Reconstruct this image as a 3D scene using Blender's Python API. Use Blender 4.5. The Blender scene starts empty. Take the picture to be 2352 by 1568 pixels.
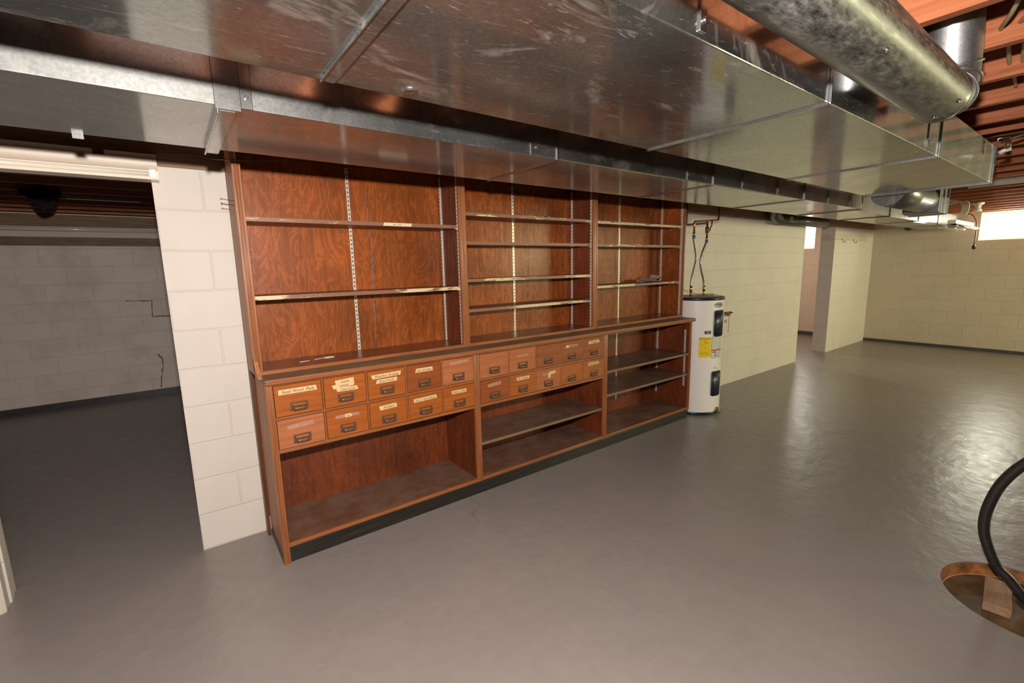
import bpy, bmesh, math, random
from mathutils import Vector, Matrix
random.seed(7)
C = bpy.context.scene.collection
S = bpy.context.scene
PI = math.pi

# ------------------------------------------------------------------ camera
YAW, PIT, ROL = 0.63681534, -0.161185, -0.02211435
F_PX = 1048.459
CAM = Vector((0.01501, -2.887907, 1.507563))
fw = Vector((math.sin(YAW)*math.cos(PIT), math.cos(YAW)*math.cos(PIT), math.sin(PIT)))
r0 = Vector((math.cos(YAW), -math.sin(YAW), 0)); u0 = r0.cross(fw)
rr = r0*math.cos(ROL) + u0*math.sin(ROL)
uu = -r0*math.sin(ROL) + u0*math.cos(ROL)
cd = bpy.data.cameras.new('camera'); cam = bpy.data.objects.new('camera', cd); C.objects.link(cam)
cd.sensor_width = 36; cd.lens = F_PX/2352*36; cd.clip_start = 0.02; cd.clip_end = 200
M = Matrix((rr, uu, -fw)).transposed().to_4x4(); M.translation = CAM
cam.matrix_world = M
S.camera = cam

# ------------------------------------------------------------------ light and exposure
S.view_settings.view_transform = 'Standard'; S.view_settings.look = 'None'
S.view_settings.exposure = 0.0; S.view_settings.gamma = 1.0
S.view_settings.use_curve_mapping = False
w = bpy.data.worlds.new('world'); S.world = w; w.use_nodes = True
bg = w.node_tree.nodes['Background']; bg.inputs[0].default_value = (0.95, 1.0, 0.9, 1); bg.inputs[1].default_value = 2.5

def spot(name, loc, aim, power, angle, blend, radius, col):
    l = bpy.data.lights.new(name, 'SPOT'); l.energy = power; l.spot_size = math.radians(angle)
    l.spot_blend = blend; l.shadow_soft_size = radius; l.color = col
    o = bpy.data.objects.new(name, l); C.objects.link(o); o.location = loc
    o.rotation_euler = (Vector(aim)-Vector(loc)).to_track_quat('-Z', 'Y').to_euler()
    return o
def area(name, loc, aim, sx, sy, power, col):
    l = bpy.data.lights.new(name, 'AREA'); l.shape = 'RECTANGLE'; l.size = sx; l.size_y = sy
    l.energy = power; l.color = col
    o = bpy.data.objects.new(name, l); C.objects.link(o); o.location = loc
    o.rotation_euler = (Vector(aim)-Vector(loc)).to_track_quat('-Z', 'Z').to_euler()
    return o
# the camera's own flash, in the hot shoe above the lens
FL = CAM + Vector((0.0, 0.03, 0.25))
spot('camera_flash', FL, FL + Vector((0.42, 0.88, -0.22)), 370, 160, 0.55, 0.03, (1.0, 0.90, 0.82))
# daylight through the basement windows
area('daylight_far_window', (10.66, -1.78, 1.98), (5.0, -1.78, 1.2), 0.80, 0.42, 55, (1.0, 0.97, 0.78))
area('daylight_back_window', (10.66, 1.38, 1.96), (7.0, 1.0, 1.0), 0.85, 0.42, 80, (1.0, 0.95, 0.85))
area('daylight_near_window', (7.6, -6.75, 1.85), (7.0, 0.0, 0.9), 1.5, 0.7, 205, (1.0, 0.97, 0.55))
area('daylight_near_window_two', (9.4, -6.75, 1.85), (8.6, 0.0, 0.9), 1.0, 0.7, 110, (1.0, 0.97, 0.55))

area('daylight_side_window', (8.6, 3.62, 1.9), (9.6, 1.5, 0.6), 1.2, 0.5, 120, (1.0, 0.72, 0.55))

# ------------------------------------------------------------------ mesh helpers
def bmn(): return bmesh.new()
def box(bm, x0, x1, y0, y1, z0, z1, mi=0):
    v = [bm.verts.new((x, y, z)) for x in (x0, x1) for y in (y0, y1) for z in (z0, z1)]
    fs = []
    for f in ((0,1,3,2),(4,6,7,5),(0,4,5,1),(2,3,7,6),(0,2,6,4),(1,5,7,3)):
        fc = bm.faces.new([v[i] for i in f]); fc.material_index = mi; fs.append(fc)
    return v
def quad(bm, pts, mi=0):
    f = bm.faces.new([bm.verts.new(p) for p in pts]); f.material_index = mi; return f
def tube(bm, pts, r, n=12, caps=True, mi=0, radii=None):
    pts = [Vector(p) for p in pts]; rings = []
    t0 = (pts[1]-pts[0]).normalized()
    up = Vector((0,0,1)) if abs(t0.z) < .9 else Vector((1,0,0))
    a = t0.cross(up).normalized()
    for i, p in enumerate(pts):
        if i == 0: t = t0
        elif i == len(pts)-1: t = (pts[i]-pts[i-1]).normalized()
        else: t = ((pts[i]-pts[i-1]).normalized()+(pts[i+1]-pts[i]).normalized()).normalized()
        a = (a - t*a.dot(t)).normalized(); b = t.cross(a)
        R = radii[i] if radii else r
        rings.append([bm.verts.new(p+(a*math.cos(2*PI*k/n)+b*math.sin(2*PI*k/n))*R) for k in range(n)])
    for i in range(len(rings)-1):
        for k in range(n):
            f = bm.faces.new((rings[i][k], rings[i][(k+1)%n], rings[i+1][(k+1)%n], rings[i+1][k])); f.smooth = True; f.material_index = mi
    if caps:
        f = bm.faces.new(rings[0][::-1]); f.material_index = mi
        f = bm.faces.new(rings[-1]); f.material_index = mi
def lathe(bm, prof, cx=0, cy=0, n=48, mi=0):
    rings = []
    for r, z in prof:
        rings.append([bm.verts.new((cx+r*math.cos(2*PI*k/n), cy+r*math.sin(2*PI*k/n), z)) for k in range(n)] if r > 1e-5 else [bm.verts.new((cx, cy, z))])
    for i in range(len(rings)-1):
        A, B = rings[i], rings[i+1]
        for k in range(n):
            if len(A) == 1 and len(B) == 1: continue
            if len(A) == 1: f = bm.faces.new((A[0], B[k], B[(k+1)%n]))
            elif len(B) == 1: f = bm.faces.new((A[k], A[(k+1)%n], B[0]))
            else: f = bm.faces.new((A[k], A[(k+1)%n], B[(k+1)%n], B[k]))
            f.smooth = True; f.material_index = mi
def prism(bm, pts, axis, a, b, mi=0):
    def P(p, t): return (t, p[0], p[1]) if axis == 'x' else ((p[0], t, p[1]) if axis == 'y' else (p[0], p[1], t))
    A = [bm.verts.new(P(p, a)) for p in pts]; B = [bm.verts.new(P(p, b)) for p in pts]; n = len(pts)
    for k in range(n):
        f = bm.faces.new((A[k], A[(k+1)%n], B[(k+1)%n], B[k])); f.material_index = mi
    f = bm.faces.new(A[::-1]); f.material_index = mi
    f = bm.faces.new(B); f.material_index = mi
def obj(name, bm, mat, parent=None, loc=None, bevel=0, label=None):
    bmesh.ops.recalc_face_normals(bm, faces=bm.faces)
    me = bpy.data.meshes.new(name); bm.to_mesh(me); bm.free()
    for m in (mat if isinstance(mat, (list, tuple)) else [mat]): me.materials.append(m)
    o = bpy.data.objects.new(name, me); C.objects.link(o)
    if parent: o.parent = parent
    if loc: o.location = loc
    if bevel:
        b = o.modifiers.new('bevel', 'BEVEL'); b.width = bevel; b.segments = 2; b.limit_method = 'ANGLE'
    if label: o['label'] = label
    return o
def thing(name, label, cat, loc=(0,0,0), group=None):
    o = bpy.data.objects.new(name, None); C.objects.link(o); o.location = loc; o.empty_display_size = .1
    o['label'] = label; o['category'] = cat
    if group: o['group'] = group
    return o
def tag(o, label, cat, group=None):
    o['label'] = label; o['category'] = cat
    if group: o['group'] = group
    return o
def struct(name, bm, m, bevel=0):
    o = obj(name, bm, m, bevel=bevel); o['kind'] = 'structure'; return o

# ------------------------------------------------------------------ materials
def newmat(name):
    m = bpy.data.materials.new(name); m.use_nodes = True; nt = m.node_tree
    return m, nt, nt.nodes['Principled BSDF'], nt.nodes['Material Output']
def N(nt, t, **k):
    n = nt.nodes.new(t)
    for a, b in k.items(): setattr(n, a, b)
    return n
def ramp(nt, fac, stops):
    r = N(nt, 'ShaderNodeValToRGB'); nt.links.new(fac, r.inputs[0]); cr = r.color_ramp
    while len(cr.elements) < len(stops): cr.elements.new(.5)
    for e, (p, c) in zip(cr.elements, stops):
        e.position = p; e.color = (c[0], c[1], c[2], 1) if not isinstance(c, float) else (c, c, c, 1)
    return r.outputs[0]
def mixc(nt, fac, a, b, mode='MIX'):
    m = N(nt, 'ShaderNodeMix', data_type='RGBA', blend_type=mode)
    for s, v in ((0, fac), (6, a), (7, b)):
        if hasattr(v, 'is_output'): nt.links.new(v, m.inputs[s])
        elif s == 0: m.inputs[0].default_value = v
        else: m.inputs[s].default_value = (*v, 1)
    return m.outputs[2]
def coords(nt, scale=(1,1,1), world=False, rnd=False):
    if world: src = N(nt, 'ShaderNodeNewGeometry').outputs['Position']
    else: src = N(nt, 'ShaderNodeTexCoord').outputs['Object']
    if rnd:
        oi = N(nt, 'ShaderNodeObjectInfo'); mu = N(nt, 'ShaderNodeMath', operation='MULTIPLY'); mu.inputs[1].default_value = 37.0
        nt.links.new(oi.outputs['Random'], mu.inputs[0])
        ad = N(nt, 'ShaderNodeVectorMath', operation='ADD'); nt.links.new(src, ad.inputs[0]); nt.links.new(mu.outputs[0], ad.inputs[1]); src = ad.outputs[0]
    mp = N(nt, 'ShaderNodeMapping'); nt.links.new(src, mp.inputs[0]); mp.inputs['Scale'].default_value = scale
    return mp.outputs[0]
def noise(nt, vec, scale, detail=4, rough=.55, dist=0):
    n = N(nt, 'ShaderNodeTexNoise'); n.inputs['Scale'].default_value = scale; n.inputs['Detail'].default_value = detail
    n.inputs['Roughness'].default_value = rough; n.inputs['Distortion'].default_value = dist
    nt.links.new(vec, n.inputs['Vector']); return n.outputs['Fac']
def bump(nt, h, strength, dist, bs, normal=None):
    b = N(nt, 'ShaderNodeBump'); b.inputs['Strength'].default_value = strength; b.inputs['Distance'].default_value = dist
    nt.links.new(h, b.inputs['Height'])
    if normal: nt.links.new(normal, b.inputs['Normal'])
    if bs: nt.links.new(b.outputs[0], bs.inputs['Normal'])
    return b.outputs[0]
def plain(name, col, rough=.5, metal=0.0, var=.12, vs=40, bmp=0.0, spec=.5):
    m, nt, bs, out = newmat(name)
    n = noise(nt, coords(nt), vs, 3)
    c = ramp(nt, n, [(.3, tuple(x*(1-var) for x in col)), (.7, tuple(min(1, x*(1+var)) for x in col))])
    nt.links.new(c, bs.inputs['Base Color']); bs.inputs['Roughness'].default_value = rough; bs.inputs['Metallic'].default_value = metal
    bs.inputs['Specular IOR Level'].default_value = spec
    if bmp: bump(nt, n, bmp, .002, bs)
    return m
def wood(name, dark, mid, light, grain='x', rough=.42, figure=0.0, dust=None, coat=.0, spec=.4):
    m, nt, bs, out = newmat(name)
    sc = {'x': (1.5, 26, 26), 'z': (26, 26, 1.5), 'y': (26, 1.5, 26)}[grain]
    v = coords(nt, sc, rnd=True); n1 = noise(nt, v, 2.2, 6, .62, .6)
    c = ramp(nt, n1, [(.25, dark), (.5, mid), (.78, light)])
    if figure:
        v2 = coords(nt, (1.0, 1.0, .38), rnd=True)
        n2 = noise(nt, v2, 8.0, 4, .6, .8)
        mu = N(nt, 'ShaderNodeMath', operation='MULTIPLY'); mu.inputs[1].default_value = 55; nt.links.new(n2, mu.inputs[0])
        si = N(nt, 'ShaderNodeMath', operation='SINE'); nt.links.new(mu.outputs[0], si.inputs[0])
        fg = ramp(nt, si.outputs[0], [(.0, 0.0), (.9, 1.0)])
        c = mixc(nt, fg, c, mixc(nt, figure, c, tuple(min(1, x*2.2) for x in light)))
        big = ramp(nt, noise(nt, coords(nt, rnd=True), 2.4, 3), [(.3, (.62,.62,.62)), (.7, (1.15,1.1,1.05))])
        c = mixc(nt, 1.0, c, big, 'MULTIPLY')
    if dust:
        d = ramp(nt, noise(nt, coords(nt, rnd=True), 6, 5, .65), [(.42, 0.0), (.68, 1.0)])
        c = mixc(nt, d, c, dust)
    nt.links.new(c, bs.inputs['Base Color'])
    rg = ramp(nt, n1, [(.3, min(1., rough+.1)), (.7, max(.05, rough-.05))]); nt.links.new(rg, bs.inputs['Roughness'])
    bs.inputs['Specular IOR Level'].default_value = spec
    bs.inputs['Coat Weight'].default_value = coat; bs.inputs['Coat Roughness'].default_value = .22
    bump(nt, n1, .12, .002, bs)
    return m
def blockwall(name, axis, col, mort, shift=0.0, dirt=.1, dcol=(.25,.2,.15)):
    m, nt, bs, out = newmat(name)
    g = N(nt, 'ShaderNodeNewGeometry'); sp = N(nt, 'ShaderNodeSeparateXYZ'); nt.links.new(g.outputs['Position'], sp.inputs[0])
    # faces looking along x take y as the running coordinate, faces looking along y take x
    ns = N(nt, 'ShaderNodeSeparateXYZ'); nt.links.new(g.outputs['True Normal'], ns.inputs[0])
    ab = N(nt, 'ShaderNodeMath', operation='ABSOLUTE'); nt.links.new(ns.outputs[0], ab.inputs[0])
    mx = N(nt, 'ShaderNodeMix', data_type='FLOAT'); nt.links.new(ab.outputs[0], mx.inputs[0]); nt.links.new(sp.outputs[0], mx.inputs[2]); nt.links.new(sp.outputs[1], mx.inputs[3])
    ad = N(nt, 'ShaderNodeMath', operation='ADD'); nt.links.new(mx.outputs[0], ad.inputs[0]); ad.inputs[1].default_value = shift
    cb = N(nt, 'ShaderNodeCombineXYZ'); nt.links.new(ad.outputs[0], cb.inputs[0]); nt.links.new(sp.outputs[2], cb.inputs[1])
    # slight waviness of joints
    wv = N(nt, 'ShaderNodeTexNoise'); wv.inputs['Scale'].default_value = 6; nt.links.new(g.outputs['Position'], wv.inputs['Vector'])
    sb = N(nt, 'ShaderNodeVectorMath', operation='SUBTRACT'); nt.links.new(wv.outputs['Color'], sb.inputs[0]); sb.inputs[1].default_value = (.5,.5,.5)
    sl = N(nt, 'ShaderNodeVectorMath', operation='SCALE'); nt.links.new(sb.outputs[0], sl.inputs[0]); sl.inputs['Scale'].default_value = .012
    a2 = N(nt, 'ShaderNodeVectorMath', operation='ADD'); nt.links.new(cb.outputs[0], a2.inputs[0]); nt.links.new(sl.outputs[0], a2.inputs[1])
    br = N(nt, 'ShaderNodeTexBrick'); nt.links.new(a2.outputs[0], br.inputs['Vector'])
    br.inputs['Scale'].default_value = 1; br.inputs['Brick Width'].default_value = .4064; br.inputs['Row Height'].default_value = .2032
    br.inputs['Mortar Size'].default_value = .006; br.inputs['Mortar Smooth'].default_value = .6; br.inputs['Bias'].default_value = 0
    br.inputs['Color1'].default_value = (*col, 1); br.inputs['Color2'].default_value = (*[x*.97 for x in col], 1); br.inputs['Mortar'].default_value = (*mort, 1)
    n1 = noise(nt, g.outputs['Position'], 3.0, 5, .6)
    d = ramp(nt, n1, [(.45, 0.0), (.8, dirt)])
    c = mixc(nt, d, br.outputs['Color'], dcol)
    sc = ramp(nt, noise(nt, g.outputs['Position'], 38, 2, .4), [(.74, 0.0), (.79, .55)])
    sc2 = ramp(nt, noise(nt, g.outputs['Position'], 4.7, 2, .4), [(.55, 0.0), (.62, 1.0)])
    mm = N(nt, 'ShaderNodeMath', operation='MULTIPLY'); nt.links.new(sc, mm.inputs[0]); nt.links.new(sc2, mm.inputs[1])
    c = mixc(nt, mm.outputs[0], c, (.2, .14, .1))
    nt.links.new(c, bs.inputs['Base Color']); bs.inputs['Roughness'].default_value = .55; bs.inputs['Specular IOR Level'].default_value = .3
    inv = N(nt, 'ShaderNodeMath', operation='SUBTRACT'); inv.inputs[0].default_value = 1; nt.links.new(br.outputs['Fac'], inv.inputs[1])
    n3 = noise(nt, g.outputs['Position'], 90, 3, .6)
    nb = bump(nt, inv.outputs[0], .55, .004, None)
    bump(nt, n3, .25, .0015, bs, nb)
    return m
def galv(name, base=(.37,.395,.395), r1=.11, r2=.5, mix=.30, smudge=.30, bm_=.04):
    m, nt, bs, out = newmat(name)
    v = coords(nt, world=True)
    sp = noise(nt, v, 130, 2, .5); c = ramp(nt, sp, [(.3, tuple(x*.86 for x in base)), (.7, tuple(min(1, x*1.12) for x in base))])
    nt.links.new(c, bs.inputs['Base Color']); bs.inputs['Metallic'].default_value = 1; bs.inputs['Roughness'].default_value = r1
    b2 = N(nt, 'ShaderNodeBsdfPrincipled'); nt.links.new(c, b2.inputs['Base Color']); b2.inputs['Metallic'].default_value = 1; b2.inputs['Roughness'].default_value = r2
    ms = N(nt, 'ShaderNodeMixShader')
    cl = noise(nt, v, 2.2, 5, .6, .5); mf = ramp(nt, cl, [(.3, mix-.14), (.7, mix+.14)])
    nt.links.new(mf, ms.inputs[0]); nt.links.new(bs.outputs[0], ms.inputs[1]); nt.links.new(b2.outputs[0], ms.inputs[2])
    # dusty hand smears
    d = N(nt, 'ShaderNodeBsdfDiffuse'); d.inputs[0].default_value = (.42, .38, .34, 1)
    v3 = coords(nt, (1.0, 2.3, 1.0), world=True)
    sm = ramp(nt, noise(nt, v3, 3.6, 6, .66, .9), [(.555, 0.0), (.63, smudge*.5), (.70, smudge)])
    st = ramp(nt, noise(nt, coords(nt, (5, 30, 30), world=True), 1.3, 5, .7, 2.5), [(.60, 0.0), (.68, smudge*.8)])
    mxx = N(nt, 'ShaderNodeMath', operation='MAXIMUM'); nt.links.new(sm, mxx.inputs[0]); nt.links.new(st, mxx.inputs[1])
    m2 = N(nt, 'ShaderNodeMixShader'); nt.links.new(mxx.outputs[0], m2.inputs[0]); nt.links.new(ms.outputs[0], m2.inputs[1]); nt.links.new(d.outputs[0], m2.inputs[2])
    nt.links.new(m2.outputs[0], out.inputs[0])
    nb = bump(nt, noise(nt, v, 1.3, 2, .5), bm_, .05, bs); nt.links.new(nb, b2.inputs['Normal'])
    return m

M_BLOCK = blockwall('painted_block', 'x', (.65, .60, .545), (.62, .57, .51), shift=.2032, dirt=.12)
M_BLOCKD = blockwall('painted_block_back_room', 'x', (.90, .79, .71), (.85, .74, .66), shift=.1, dirt=.30)
M_BLOCKF = blockwall('painted_block_far', 'x', (.56, .49, .39), (.53, .46, .36), shift=.1, dirt=.15)
M_GALV = galv('galvanised_steel')
M_GALV_S = galv('galvanised_steel_small_duct', base=(.42,.435,.43), r1=.12, r2=.52, mix=.34, smudge=.14)
M_GALVP = galv('galvanised_pipe', base=(.22,.225,.22), r1=.26, r2=.6, mix=.42, smudge=.34, bm_=.03)
def pipe_mat():
    m, nt, bs, out = newmat('dusty_pipe')
    v = coords(nt, (12, 26, 60), world=True); n = noise(nt, v, 1.7, 7, .75, .1)
    c = ramp(nt, n, [(.32, (.12,.13,.13)), (.5, (.19,.19,.185)), (.68, (.29,.285,.27))])
    nt.links.new(c, bs.inputs['Base Color'])
    mt = ramp(nt, n, [(.35, 1.0), (.7, .62)]); nt.links.new(mt, bs.inputs['Metallic'])
    rg = ramp(nt, n, [(.35, .30), (.65, .52)]); nt.links.new(rg, bs.inputs['Roughness'])
    return m
M_PIPE = pipe_mat()
M_GALVB = galv('bright_galvanised', base=(.45,.46,.46), r1=.14, r2=.45, mix=.22, smudge=0.0, bm_=.0)
M_WHITE = plain('white_enamel', (.84, .80, .77), .35, var=.04)
M_FIXT = plain('fixture_enamel', (.78, .70, .60), .3, var=.03)
M_TUBE = plain('lamp_glass', (.74, .68, .60), .15, var=.02)
M_DARK = plain('dark_gap', (.02, .012, .008), .8)
M_BLACK = plain('black_rubber', (.018, .015, .014), .38, var=.3, vs=60)
M_NAVY = plain('navy_plastic', (.012, .018, .035), .35)
M_BRONZE = plain('aged_bronze', (.15, .085, .052), .45, metal=.5, var=.35, vs=120)
M_STD = plain('zinc_standard', (.74, .70, .62), .35, metal=.35, var=.05)
M_TAPE = plain('masking_tape', (.64, .45, .24), .6, var=.06)
M_TAPEOLD = plain('tape_residue', (.38, .19, .125), .7, var=.15)
M_PAPERTAG = plain('paper_tag', (.66, .53, .38), .7, var=.04)
M_INK = plain('ink', (.02, .016, .014), .8)
M_COPPER = plain('copper', (.62, .24, .12), .25, metal=1, var=.2, vs=30)
M_BRASS = plain('brass', (.62, .42, .14), .3, metal=1, var=.1)
M_BRAID = plain('braided_steel', (.40, .35, .32), .4, metal=.8, var=.4, vs=260, bmp=.4)
M_BLUE = plain('blue_ring', (.05, .10, .35), .4)
M_REDW = plain('red_wire', (.45, .05, .02), .5)
M_YEL = plain('yellow_label', (.86, .60, .01), .5, var=.03)
M_LABELW = plain('pale_label', (.62, .60, .56), .5, var=.04)
M_LABELG = plain('grey_label', (.30, .29, .28), .4, var=.04)
M_RED = plain('red_print', (.50, .03, .03), .5)
M_RUST = plain('rust', (.22, .06, .02), .8, var=.4, vs=60, bmp=.4)
M_PVC = plain('pvc', (.72, .66, .58), .35, var=.03)
M_CABLE = plain('cable_jacket', (.42, .32, .18), .5)
M_CABLEW = plain('white_cable', (.70, .66, .55), .5)
M_FABRIC = plain('black_cloth', (.012, .011, .013), .9, var=.3)
M_PAPER = plain('crumpled_paper', (.42, .38, .36), .7, var=.12)
OD, OM, OL = (.18, .055, .017), (.275, .092, .030), (.36, .135, .048)
M_OAKX = wood('oak_horizontal', OD, OM, OL, 'x', .4, coat=.15)
M_OAKZ = wood('oak_vertical', OD, OM, OL, 'z', .36, coat=.25)
M_DRAW = wood('oak_drawer', (.22,.050,.006), (.32,.082,.011), (.41,.12,.020), 'x', .38, coat=.15)
M_DRAWP = wood('oak_drawer_pink', (.28,.080,.026), (.36,.115,.040), (.42,.15,.058), 'x', .5)
M_DRAWD = wood('oak_drawer_dark', (.16,.036,.008), (.25,.062,.014), (.33,.090,.022), 'x', .38, coat=.15)
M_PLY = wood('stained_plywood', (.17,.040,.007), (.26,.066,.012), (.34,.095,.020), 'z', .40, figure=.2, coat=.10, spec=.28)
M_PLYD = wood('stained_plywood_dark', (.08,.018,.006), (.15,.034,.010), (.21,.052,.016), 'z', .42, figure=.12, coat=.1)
M_PLYS = wood('stained_side_panel', (.32,.13,.055), (.44,.185,.08), (.54,.25,.11), 'z', .5)
M_BOARD = wood('worn_base_board', (.10,.042,.024), (.16,.072,.044), (.21,.10,.066), 'x', .42, dust=(.20,.13,.10))
M_BOARDU = wood('varnished_board', (.10,.030,.014), (.15,.046,.022), (.19,.062,.032), 'x', .28, coat=.4)
M_SHELF = wood('brown_painted_shelf', (.12,.045,.026), (.17,.068,.040), (.21,.090,.055), 'x', .4)
M_COUNTER = wood('dusty_counter', (.13,.075,.042), (.19,.115,.068), (.25,.155,.095), 'x', .5, dust=(.20,.15,.10))
M_PLINTH = wood('black_plinth', (.008,.007,.006), (.018,.015,.012), (.045,.034,.025), 'x', .35, spec=.5)
M_TRIMD = wood('dark_trim', (.055,.018,.007), (.095,.032,.012), (.13,.046,.018), 'z', .4)
M_JOIST = wood('joist_timber', (.28,.08,.029), (.43,.135,.053), (.54,.19,.08), 'y', .62)
M_ELB = galv('elbow_steel', base=(.42,.43,.44), r1=.25, r2=.55, mix=.65, smudge=0.0, bm_=.0)
M_JOISTB = wood('joist_timber_back_room', (.26,.095,.035), (.44,.165,.062), (.55,.23,.09), 'x', .62)
M_SUB = wood('subfloor', (.05,.018,.009), (.08,.030,.015), (.12,.048,.024), 'x', .8)
M_LEDGER_SHADE = wood('ledger_and_shade_brown', (.16,.10,.055), (.24,.155,.09), (.30,.20,.12), 'x', .6)  # ledger wood, also the brown painted as shade on the dividing wall top
M_OLDWOOD = wood('old_block_wood', (.22,.12,.07), (.32,.19,.11), (.40,.26,.16), 'x', .7)
def edgepaint(name, amount):
    m, nt, bs, out = newmat(name)
    v = coords(nt, (9, 40, 60), rnd=True); n = noise(nt, v, 1.0, 6, .72, .4)
    big = noise(nt, coords(nt, (2.2, 1, 1), rnd=True), 1.0, 1, .5)
    ad = N(nt, 'ShaderNodeMath', operation='ADD'); nt.links.new(n, ad.inputs[0]); nt.links.new(big, ad.inputs[1])
    hf = N(nt, 'ShaderNodeMath', operation='MULTIPLY'); nt.links.new(ad.outputs[0], hf.inputs[0]); hf.inputs[1].default_value = .5
    c = ramp(nt, hf.outputs[0], [(amount-.008, (.22,.10,.06)), (amount+.008, (.60,.48,.28))])
    nt.links.new(c, bs.inputs['Base Color']); bs.inputs['Roughness'].default_value = .45
    return m
M_EDGE = [edgepaint('edge_paint_little', .575), edgepaint('edge_paint_some', .53), edgepaint('edge_paint_much', .49)]
def floor_mat():
    m, nt, bs, out = newmat('grey_floor_paint')
    v = coords(nt, world=True)
    n1 = noise(nt, v, 1.1, 5, .6); n2 = noise(nt, v, 14, 4, .6)
    c = ramp(nt, n1, [(.3, (.245,.212,.203)), (.7, (.282,.243,.230))])
    c = mixc(nt, ramp(nt, n2, [(.35, 0.0), (.75, .25)]), c, (.18,.166,.158))
    vo = N(nt, 'ShaderNodeTexVoronoi', feature='DISTANCE_TO_EDGE'); vo.inputs['Scale'].default_value = .33
    wn = N(nt, 'ShaderNodeTexNoise'); wn.inputs['Scale'].default_value = 3; nt.links.new(v, wn.inputs['Vector'])
    va = N(nt, 'ShaderNodeVectorMath', operation='ADD'); nt.links.new(v, va.inputs[0])
    vs = N(nt, 'ShaderNodeVectorMath', operation='SCALE'); nt.links.new(wn.outputs['Color'], vs.inputs[0]); vs.inputs['Scale'].default_value = .5
    nt.links.new(vs.outputs[0], va.inputs[1]); nt.links.new(va.outputs[0], vo.inputs['Vector'])
    ck = ramp(nt, vo.outputs['Distance'], [(.0, .22), (.0012, 0.0)])
    gate = ramp(nt, noise(nt, v, .9, 2), [(.60, 0.0), (.66, 1.0)])
    mm = N(nt, 'ShaderNodeMath', operation='MULTIPLY'); nt.links.new(ck, mm.inputs[0]); nt.links.new(gate, mm.inputs[1])
    c = mixc(nt, mm.outputs[0], c, (.07,.065,.06))
    nt.links.new(c, bs.inputs['Base Color'])
    rg = ramp(nt, n2, [(.3, .27), (.7, .38)]); nt.links.new(rg, bs.inputs['Roughness'])
    bs.inputs['Specular IOR Level'].default_value = .45
    bmx = noise(nt, coords(nt, (1, 1, 1), world=True), 5.5, 4, .6)
    nb = bump(nt, bmx, .28, .02, None)
    bump(nt, n2, .08, .004, bs, nb)
    return m
M_STREAK = plain('old_glue', (.22, .11, .085), .5, var=.3, vs=30)
M_FLOOR = floor_mat()
def glass_mat():
    m, nt, bs, out = newmat('window_glass')
    t = N(nt, 'ShaderNodeBsdfTransparent'); g = N(nt, 'ShaderNodeBsdfGlossy'); g.inputs['Roughness'].default_value = .02
    ms = N(nt, 'ShaderNodeMixShader'); ms.inputs[0].default_value = .06
    nt.links.new(t.outputs[0], ms.inputs[1]); nt.links.new(g.outputs[0], ms.inputs[2]); nt.links.new(ms.outputs[0], out.inputs[0])
    return m
M_GLASS = glass_mat()
M_PITWALL = plain('rusty_pit_wall', (.27, .10, .03), .7, var=.65, vs=16, bmp=.5)
M_PITFLOOR = plain('wet_pit_board', (.12, .068, .034), .5, var=.5, vs=9, bmp=.3)

# ------------------------------------------------------------------ the setting
XL, XR, YN, YB = -3.6, 10.4, -6.5, 4.35
ZJ, ZC = 2.19, 2.42
# floor with the round sump opening
SX, SY, SR = 2.888, -2.790, 0.290
def floor_mesh():
    bm = bmn(); n = 64; h = .55
    ring = [bm.verts.new((SX+SR*math.cos(2*PI*k/n), SY+SR*math.sin(2*PI*k/n), 0)) for k in range(n)]
    low = [bm.verts.new((SX+(SR+.004)*math.cos(2*PI*k/n), SY+(SR+.004)*math.sin(2*PI*k/n), -.02)) for k in range(n)]
    sq = []
    for k in range(n):
        a = 2*PI*k/n; c, s = math.cos(a), math.sin(a); m = max(abs(c), abs(s))
        sq.append(bm.verts.new((SX+h*c/m, SY+h*s/m, 0)))
    for k in range(n):
        bm.faces.new((ring[k], ring[(k+1)%n], sq[(k+1)%n], sq[k])); bm.faces.new((ring[k], low[k], low[(k+1)%n], ring[(k+1)%n]))
    xs = [XL-.2, SX-h, SX+h, XR+.2]; ys = [YN-.2, SY-h, SY+h, YB+.2]
    for i in range(3):
        for j in range(3):
            if i == 1 and j == 1: continue
            quad(bm, [(xs[i], ys[j], 0), (xs[i+1], ys[j], 0), (xs[i+1], ys[j+1], 0), (xs[i], ys[j+1], 0)])
    bmesh.ops.remove_doubles(bm, verts=bm.verts, dist=1e-5)
    return bm
struct('floor', floor_mesh(), M_FLOOR)
b = bmn(); box(b, XL-.2, XR+.2, YN-.2, YB+.2, ZC, ZC+.03); struct('ceiling', b, M_SUB)
# dividing wall at y = 0 with two openings
b = bmn()
box(b, 0, 7.478, 0, .2, 0, ZJ-.16)
# left of the left opening: sash blocks with a groove in the end
gx = -.752
prism(b, [(XL, 0), (gx-.012, 0), (gx, .012), (gx, .062), (gx-.022, .062), (gx-.022, .085), (gx+.004, .085), (gx+.004, .125), (gx-.006, .13), (gx-.006, .2), (XL, .2)], 'z', 0, 2.032)
box(b, 8.60, XR, 0, .2, 0, 2.03)
struct('wall_middle', b, M_BLOCK)
b = bmn(); box(b, XL, XR, .0, .2, 2.032, ZJ); struct('trim_header_shade', b, M_LEDGER_SHADE)  # header over openings; its brown along the block wall stands in for duct shadow
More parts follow.
